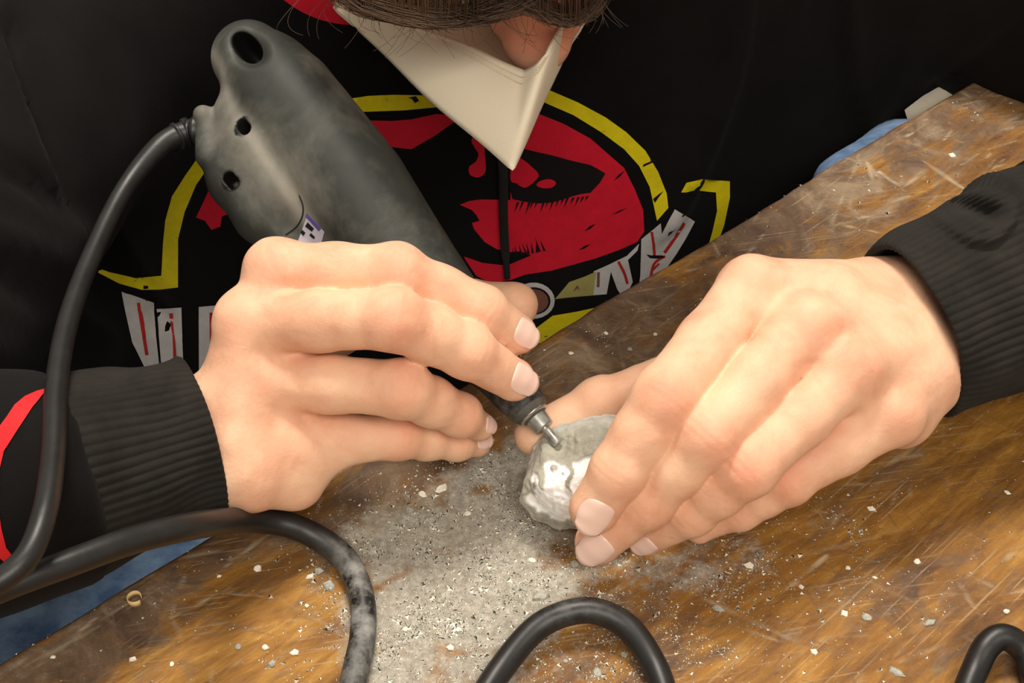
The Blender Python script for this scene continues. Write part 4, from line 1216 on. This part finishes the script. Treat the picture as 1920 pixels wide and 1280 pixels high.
for b in [(800, 1040, 150, 110, 0.95), (940, 950, 120, 100, 0.95), (880, 1130, 170, 110, 0.95), (740, 1200, 110, 130, 0.9), (1010, 1060, 130, 90, 0.9), (1150, 1090, 130, 60, 0.55), (1000, 900, 80, 80, 0.9),
          (1270, 1080, 110, 45, 0.65), (720, 1010, 90, 70, 0.6), (850, 1260, 140, 80, 0.75), (1260, 1220, 60, 60, 0.35), (920, 880, 60, 40, 0.7), (1560, 990, 90, 30, 0.35), (1380, 1040, 110, 40, 0.4),
          (560, 1230, 100, 50, 0.25), (690, 950, 60, 40, 0.3), (1050, 1230, 160, 60, 0.35), (1080, 680, 140, 60, 0.10)]:
    dustm = np.maximum(dustm, b[4] * np.minimum(1, 1.5 * blob(*b[:4])))
dustm = np.clip(dustm * 1.0 + 0.22 * wn * (dustm > 0.02) + 0.14 * wn2 * (dustm > 0.02), 0, 1)
bare = 0.9 * blob(905, 920, 26, 16) + 0.8 * blob(1060, 1040, 45, 30) + 0.7 * blob(1250, 1150, 90, 40, 0.2) + 0.6 * blob(730, 1090, 50, 8, -0.5)
dustm = np.clip(dustm - bare * (0.7 + 0.5 * wn2), 0, 1)
vv = gv.ravel()
worn = 0.50 * np.exp(-(vv / 5.5) ** 2) + 0.40 * blob(1150, 620, 260, 110, -0.5) + 0.35 * blob(1600, 330, 200, 70, -0.5) + 0.25 * blob(1400, 1050, 300, 60) + 0.30 * blob(1750, 1130, 120, 80) + 0.25 * blob(1900, 960, 60, 60) + 0.2 * blob(250, 1150, 160, 70, -0.5) + 0.25 * blob(1250, 1200, 200, 60)
worn -= 0.35 * blob(1880, 850, 160, 130) + 0.30 * blob(520, 1150, 110, 80, -0.6) + 0.4 * blob(1640, 1230, 100, 55) + 0.3 * blob(1800, 340, 120, 40, -0.5) + 0.25 * blob(1440, 1240, 90, 40)
worn = worn + 0.10 + 0.30 * wn + 0.16 * wn2
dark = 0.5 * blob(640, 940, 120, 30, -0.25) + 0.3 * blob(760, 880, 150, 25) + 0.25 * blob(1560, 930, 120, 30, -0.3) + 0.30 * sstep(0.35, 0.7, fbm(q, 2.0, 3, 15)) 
# scratches traced where they show, plus a scatter of lesser ones
scr = np.zeros(len(q)); dent = np.zeros(len(q))
def scratch(a, b, w=0.05, s=0.9, dep=0.03):
    A, B = P(a[0], a[1])[:2], P(b[0], b[1])[:2]; scratch_w(A, B, w * 0.62, min(1, s * 1.1), dep)
    if w > 0.055: scratch_w(A * 0.9 + B * 0.1 + [0.12, -0.05], A * 0.3 + B * 0.7 + [0.06, 0.05], w * 0.35, s * 0.7, dep)
SEED = [0]
def scratch_w(A, B, w, s, dep):
    SEED[0] += 1
    ab = B - A; L = np.linalg.norm(ab) + 1e-6; lo = np.minimum(A, B) - 0.5; hi = np.maximum(A, B) + 0.5
    m = np.where((q[:, 0] > lo[0]) & (q[:, 0] < hi[0]) & (q[:, 1] > lo[1]) & (q[:, 1] < hi[1]) & fine_m)[0]
    if not len(m): return
    r = q[m] - A; t = np.clip((r @ ab) / L ** 2, 0, 1); d = np.linalg.norm(r - t[:, None] * ab, axis=1)
    d = d + 0.04 * vnoise(q[m], 0.5, SEED[0]); brk = 0.55 + 0.6 * vnoise(np.stack([t * L, t * 0], 1), 0.45, SEED[0] + 5)
    k = np.exp(-(d / (w * (0.35 + 0.9 * np.sin(np.pi * np.clip(t * 0.96 + 0.02, 0, 1))))) ** 2)
    scr[m] = np.maximum(scr[m], s * k * np.clip(brk, 0, 1)); dent[m] = np.maximum(dent[m], dep * k)
for a, b, w, s in [((1610, 290), (1585, 354), .06, .9), ((1626, 305), (1639, 344), .10, .9), ((1648, 321), (1707, 366), .06, .9), ((1707, 366), (1672, 378), .09, .8), ((1592, 387), (1612, 412), .10, .9), ((1612, 408), (1637, 404), .07, .8),
                   ((1736, 305), (1808, 354), .13, .95), ((1710, 285), (1740, 308), .05, .9), ((1661, 272), (1712, 249), .10, .8), ((1582, 364), (1559, 420), .05, .7), ((1770, 262), (1785, 244), .06, .7), ((1800, 310), (1835, 288), .06, .5),
                   ((1640, 330), (1625, 303), .12, .7), ((187, 1126), (225, 1214), .07, .8), ((322, 1159), (476, 1075), .07, .7), ((420, 1064), (506, 1000), .06, .75), ((319, 1049), (424, 1030), .08, .7), ((240, 1105), (285, 1075), .09, .7),
                   ((416, 1111), (495, 1118), .04, .5), ((325, 1165), (345, 1210), .10, .45), ((1467, 1111), (1552, 1041), .07, .8), ((1785, 1083), (1842, 1157), .08, .75), ((1651, 991), (1697, 892), .05, .6), ((1170, 690), (1150, 600), .04, .5), ((1060, 660), (1180, 600), .03, .4),
                   ((1240, 560), (1170, 640), .04, .5), ((1780, 160), (1820, 182), .12, .5), ((1350, 480), (1330, 440), .04, .5), ((1140, 720), (1090, 640), .03, .4)]:
    scratch(a, b, w, s)
rs = np.random.default_rng(21)
for i in range(900):
    A = np.array([rs.uniform(-17, 22), rs.uniform(19, 52)]); an = rs.choice([0.68, 0.68, 0.2, 1.1, -0.5]) + rs.normal(0, 0.22); L = rs.exponential(1.3) + 0.3
    scratch_w(A, A + L * np.array([math.cos(an), math.sin(an)]), rs.uniform(0.02, 0.05), rs.uniform(0.12, 0.7) ** 1.3, 0.012)
z = -dent - 0.35 * np.exp(-((vv + 0.0) / 0.18) ** 2) + 0.012 * wn2 + 0.03 * wn * fine_m + 0.010 * fine_m * dustm * vnoise(q, 0.15, 3)
VT = pts.copy(); VT[:, 2] += np.minimum(z, 0.02)
nu, nv = gu.shape
i = np.arange(nu - 1)[:, None]; j = np.arange(nv - 1)[None]
FT = np.stack([i * nv + j, i * nv + j + 1, (i + 1) * nv + j + 1, (i + 1) * nv + j], -1).reshape(-1, 4)
n_ = np.cross(VT[FT[0, 1]] - VT[FT[0, 0]], VT[FT[0, 3]] - VT[FT[0, 0]])
if n_[2] < 0: FT = FT[:, ::-1]
table = empty('table', T2(15, 35, -75), label='worn scratched brown wooden work table covered in grey stone dust', category='table')
me = mesh_np('tabletop', VT, FT)
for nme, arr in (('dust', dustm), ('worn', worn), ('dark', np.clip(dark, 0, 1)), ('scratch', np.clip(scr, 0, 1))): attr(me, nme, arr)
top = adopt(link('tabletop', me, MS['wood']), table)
def slab(name, u0, u1, v0, v1, z0, z1, mat, parent):
    c = [T2(u, v, z) for z in (z0, z1) for (u, v) in ((u0, v0), (u1, v0), (u1, v1), (u0, v1))]
    me = mesh_py(name, c, [(0, 3, 2, 1), (4, 5, 6, 7), (0, 1, 5, 4), (1, 2, 6, 5), (2, 3, 7, 6), (3, 0, 4, 7)])
    bm = bmesh.new(); bm.from_mesh(me); bmesh.ops.recalc_face_normals(bm, faces=bm.faces); bm.to_mesh(me); bm.free()
    o = adopt(link(name, me, mat, smooth=False), parent)
    md = o.modifiers.new('b', 'BEVEL'); md.width = 0.002; md.segments = 2
    return o
slab('tabletop_underside', -60, 90, 0.05, 70, -3.2, -0.36, MS['table_side'], table)
for (u, v) in ((-52, 6), (82, 6), (-52, 63), (82, 63)):
    slab('leg', u - 3, u + 3, v - 3, v + 3, -75, -3.2, MS['table_side'], table)
slab('apron', -50, 80, 5, 7.5, -11, -3.2, MS['table_side'], table)
fl = mesh_py('floor', [(-250, -200, -75), (250, -200, -75), (250, 260, -75), (-250, 260, -75), (-250, -200, -80), (250, -200, -80), (250, 260, -80), (-250, 260, -80)],
             [(0, 1, 2, 3), (7, 6, 5, 4), (0, 4, 5, 1), (1, 5, 6, 2), (2, 6, 7, 3), (3, 7, 4, 0)])
link('floor', fl, MS['floor'], smooth=False, kind='structure')

# ------------------------------------------------------------------ the carved stone in the left hand
sc = P(1085, 905, 1.75)
sf_ = Field(axis([(sc[0] - 3.2, sc[0] + 3.8, 0.045)]), axis([(sc[1] - 3, sc[1] + 4.2, 0.045)]), axis([(-0.1, 5.2, 0.045)]))
sf_.ellipsoid(P(1078, 900, 1.7), (1.48, 1.45, 1.25), None, 0.5)
sf_.ellipsoid(P(1130, 868, 1.9), (1.6, 1.5, 1.35), None, 0.8)
sf_.ellipsoid(P(1065, 862, 1.9), (1.0, 0.9, 0.85), None, 0.5)
STONE_CUT = (TIP + TW * 0.55 - TA * 0.1, P(1120, 850, 4.1))
for c_, r_ in (([(1002, 905, 1.8), (1004, 868, 2.1), (1028, 832, 2.3), (1066, 806, 2.6), (1112, 792, 2.7), (1165, 788, 2.7)], 0.17), ([(1000, 900, 1.9), (992, 935, 1.3), (1010, 968, 1.0), (1050, 980, 0.9), (1090, 975, 0.9)], 0.24),):
    c_ = [P(*t) for t in c_]
    for a_, b_ in zip(c_[:-1], c_[1:]): sf_.cone(a_, b_, r_, r_ * 0.95, 0.12)
sf_.cone(*STONE_CUT, 0.58, 0.62, 0.3, 'cut')          # hollow ground by the bit
sf_.cone(TIP + TA * 0.02, TIP + TA * 2, 0.2, 0.25, 0.1, 'cut')
Vs, Qs = surface_nets(sf_); del sf_.F
Vs = relax(Vs, Qs, 1)
if (np.cross(Vs[Qs[:, 1]] - Vs[Qs[:, 0]], Vs[Qs[:, 3]] - Vs[Qs[:, 0]]) * (Vs[Qs[:, 0]] - sc)).sum() < 0: Qs = Qs[:, ::-1]
Ns = grid_normals(Vs, Qs)
sp = np.array([pix(v) for v in Vs])
def sb(x, y, rx, ry): return np.exp(-(((sp[:, 0] - x) / rx) ** 2 + ((sp[:, 1] - y) / ry) ** 2))
nzs = fbm(Vs, 0.8, 4, 41)
front = Ns @ FW < 0.1
wh = (1.3 * sb(1038, 925, 30, 46) + 1.2 * sb(1092, 890, 30, 28) + 1.1 * sb(1052, 955, 30, 20) + 1.0 * sb(1110, 925, 26, 30)) * front - 0.9 * sb(1068 + 6 * np.sin(sp[:, 1] * 0.13), 900, 5, 34) - 0.8 * sb(1018, 905, 5, 18) + 0.30 * nzs + 0.35 * vnoise(Vs, 0.25, 44)
white = sstep(0.34, 0.46, wh)
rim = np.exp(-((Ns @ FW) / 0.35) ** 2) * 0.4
disp = 0.15 * nzs + 0.07 * fbm(Vs, 0.32, 3, 42) - 0.06 * np.abs(vnoise(Vs, 0.5, 47)) - 0.08 * white + 0.05 * np.abs(vnoise(Vs * [1, 0.5, 1], 0.22, 45)) * sstep(880, 840, sp[:, 1])
Vs = Vs + Ns * disp[:, None]
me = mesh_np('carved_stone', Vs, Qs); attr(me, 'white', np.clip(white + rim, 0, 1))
so = link('carved_stone', me, MS['stone'])
base = np.array([sc[0], sc[1], 0.0]); me.transform(Matrix.Translation(-Vector(base * S))); so.location = tuple(base * S)
so['label'] = 'grey carved stone with bright white patches held under the fingers and the bit'; so['category'] = 'stone'

# ------------------------------------------------------------------ loose chips, one object each, and the fine grit
def chip_mesh(rng, sx, sy, sz):
    n = int(rng.integers(5, 8)); an = np.sort(rng.uniform(0, 2 * math.pi, n)); V = []
    an = np.linspace(0, 2 * math.pi, n, endpoint=False) + rng.normal(0, 0.22, n)
    r = rng.uniform(0.65, 1.1, n)
    for zz, k in ((0, 1.0), (sz, 0.78)):
        for a, q_ in zip(an, r): V.append((sx * q_ * k * math.cos(a) + rng.normal(0, 0.02), sy * q_ * k * math.sin(a) + rng.normal(0, 0.02), zz + (rng.uniform(-.3, .5) * sz if zz else 0)))
    F = [tuple(range(n))[::-1], tuple(range(n, 2 * n))] + [(i, (i + 1) % n, n + (i + 1) % n, n + i) for i in range(n)]
    return V, F
crng = np.random.default_rng(5)
big = [  # px, py, half length px, half width px, turn, pale?, label
    (828, 917, 17, 8, 1.0, 1, 'large pale curled stone chip on the dust below the hand with the tool'), (793, 927, 10, 5, -0.8, 1, 'white sliver of stone beside the large pale curled chip'),
    (766, 957, 9, 7, 0.4, 0, None), (618, 1098, 14, 12, 0.2, 0, 'round flat grey stone chip lying just inside the loop of black cord'),
    (597, 1071, 10, 8, 0.1, 0, None), (581, 1081, 9, 5, 0.9, 1, None), (949, 1050, 8, 6, 0.2, 0, None), (997, 1050, 9, 4, -0.3, 1, None), (1013, 1119, 18, 9, 0.1, 0, 'long greenish grey stone chip near the top of the cord arch'),
    (780, 1058, 7, 5, 0, 0, None), (941, 1000, 9, 4, 1.4, 0, None), (990, 1013, 10, 5, 0.5, 0, None), (880, 1029, 10, 3, -0.5, 0, None), (845, 1214, 9, 7, 0.4, 1, None), (980, 1104, 12, 4, -0.5, 0, None), (901, 1106, 5, 4, 0, 1, None),
    (1076, 1058, 9, 7, 0.6, 0, None), (876, 963, 8, 4, 0.3, 1, None), (913, 1079, 8, 4, -0.3, 0, None), (1633, 954, 9, 5, -0.1, 1, None), (1888, 924, 8, 4, -0.4, 1, None), (1720, 1053, 7, 5, -0.7, 1, None), (1886, 1147, 8, 6, 0.4, 1, None),
    (1527, 1222, 9, 6, -0.2, 1, None), (1679, 1260, 19, 8, -0.6, 0, 'oval grey stone flake on the bare wood near the corner of the table'), (1640, 1083, 6, 3, 0, 1, None), (1589, 1065, 6, 4, 0, 1, None),
    (1624, 1157, 12, 6, -0.1, 0, None), (1743, 1168, 14, 6, 0.3, 0, None), (1583, 1150, 8, 6, -0.7, 1, None), (1502, 1101, 6, 5, 0, 1, None), (484, 1066, 8, 6, -1.0, 1, None), (497, 1214, 9, 7, 0.1, 1, None), (553, 1223, 11, 7, 0.5, 1, None),
    (510, 1245, 9, 7, 0.9, 0, None), (249, 1236, 7, 6, 1.2, 1, None), (99, 1232, 6, 3, 0, 1, None), (322, 1245, 5, 4, 0, 1, None), (411, 1081, 5, 3, 0.3, 1, None), (1785, 292, 7, 6, 0, 1, None), (575, 1136, 5, 4, 0, 1, None), (447, 1212, 7, 5, 0, 0, None),
    (1345, 1141, 16, 7, -0.3, 0, 'pale green grey crumb of stone on the wood between the hand and the cord arch'), (1405, 1060, 12, 7, 0.2, 1, None), (1070, 583 + 80, 6, 4, 0, 1, None), (1136, 625, 5, 4, 0, 1, None), (1180, 655, 6, 4, 0, 0, None), (1228, 627, 5, 3, 0, 1, None),
    (720, 1215, 7, 5, 0.4, 0, None), (760, 1180, 6, 5, 0.9, 1, None), (1170, 1228, 8, 6, 0.2, 0, None), (1120, 1260, 10, 8, 0.2, 0, None), (1060, 1240, 7, 5, 0.2, 0, None), (860, 1180, 8, 5, 0.8, 1, None), (700, 1160, 6, 4, 0.8, 1, None)]
protos = []
for i in range(10):
    V, F = chip_mesh(crng, 1.0, 1.0, 0.55 if i % 3 else 0.35); me = mesh_py('stone_chip', V, F); me.transform(Matrix.Diagonal((0.1 / S * 0.01 * 10, 0.1 / S * 0.01 * 10, 1, 1)))
    protos.append(me)
protos_w = []
for me in protos:
    m2 = me.copy(); m2.materials.append(MS['chipwhite']); protos_w.append(m2); me.materials.append(MS['chip'])
chips_at = {}
for k, (x, y, a, b, rz, pale, lab) in enumerate(big):
    p = P(x, y, 0); sc_ = depth_of(p) / FPX
    o = bpy.data.objects.new('stone_chip', (protos_w if pale else protos)[k % 10]); scene.collection.objects.link(o)
    o.location = (p[0] * S, p[1] * S, 0.0002)
    o.scale = (a * sc_, b * sc_ * 1.35, min(a, b) * sc_ * 0.8); o.rotation_euler = (crng.uniform(-.1, .1), crng.uniform(-.1, .1), rz)
    o['category'] = 'stone chip'; o['group'] = 'pale stone chips' if pale else 'grey stone chips'
    if lab: o['label'] = lab; continue
    tone_ = 'pale' if pale else 'grey'
    where = ('on bare wood inside the cord loop' if x < 690 and y > 1030 else 'on the wood beyond both hands' if y < 700 else
             'on the far clean wood' if x > 1580 else 'under the arch of cord' if (1000 < x < 1240 and y > 1170) else 'between stone hand and cord arch' if x > 1240 else
             'on dust above the cord arch' if y > 1090 else 'on dust beside the carved stone' if x > 920 else 'on dust below the tool hand')
    chips_at.setdefault((tone_, where), []).append((x, o))
ordn = ['first', 'second', 'third', 'fourth', 'fifth', 'sixth', 'seventh', 'eighth', 'ninth', 'tenth']
for (tone_, where), L_ in chips_at.items():
    L_.sort(key=lambda t: t[0])
    for i, (x, o) in enumerate(L_):
        o['label'] = ('the only small %s chip %s' % (tone_, where)) if len(L_) == 1 else '%s small %s chip from the left %s' % (ordn[i], tone_, where)
# a curl of wood shaving
c = []
for t in np.linspace(0.3, 5.6, 16): c.append(P(253, 1122, 0.16 + 0.02 * t) + np.array([0.20 * math.cos(t) * (1 + 0.05 * t), 0.22 * math.sin(t), 0]))
Vw, Fw_ = [], []
for i, p in enumerate(c): Vw += [p - [0, 0, 0.13], p + [0, 0, 0.12]]
for i in range(len(c) - 1): Fw_.append((2 * i, 2 * i + 2, 2 * i + 3, 2 * i + 1))
ws = link('wood_shaving', mesh_py('wood_shaving', Vw, Fw_), plain('pale_wood_shaving', (232, 200, 140), 0.7)); md = ws.modifiers.new('t', 'SOLIDIFY'); md.thickness = 0.0003
ws['label'] = 'small curled yellowish wood shaving near the table edge by the sleeve'; ws['category'] = 'shaving'

# grit: thousands of crumbs nobody could count
ng = 17000
w = np.where(fine_m & (px > -60) & (px < 1980) & (py > 100) & (py < 1340), 0.02 + 1.0 * dustm ** 1.3 + 0.25 * (np.exp(-(((px - 1150) / 400) ** 2 + ((py - 1150) / 160) ** 2))), 0)
w = w * (0.35 + sstep(-0.1, 0.5, vnoise(q, 0.9, 61)))
w /= w.sum(); pick = crng.choice(len(q), ng, p=w)
ctr = VT[pick] + np.concatenate([crng.normal(0, 0.05, (ng, 2)), np.zeros((ng, 1))], 1)
s_ = crng.lognormal(-3.75, 0.6, ng).clip(0.010, 0.11)
tv = np.array([(1, 0, 0), (-0.5, 0.87, 0), (-0.5, -0.87, 0), (0, 0, 0.9), (0.6, 0.5, 0.5)])
tf_ = np.array([(0, 1, 3), (1, 2, 3), (2, 0, 3), (0, 4, 1), (4, 3, 1), (0, 3, 4)])
rz = crng.uniform(0, 6.28, ng); el = crng.uniform(0.4, 1.0, ng)
cr, sr = np.cos(rz), np.sin(rz)
loc = tv[None] * s_[:, None, None] * np.stack([np.ones(ng), el, 0.55 * el], 1)[:, None]
G = np.stack([loc[..., 0] * cr[:, None] - loc[..., 1] * sr[:, None], loc[..., 0] * sr[:, None] + loc[..., 1] * cr[:, None], loc[..., 2]], -1) + ctr[:, None]
me = mesh_np('stone_grit', G.reshape(-1, 3), (tf_[None] + 5 * np.arange(ng)[:, None, None]).reshape(-1, 3))
tone = np.repeat(crng.integers(0, 2, ng), len(tf_)).astype(np.int32)
go = link('stone_grit', me, [MS['chip'], MS['chipwhite']], smooth=False, kind='stuff', label='grey and white stone grit and powder scattered over the table top', category='grit')
me.polygons.foreach_set('material_index', tone)
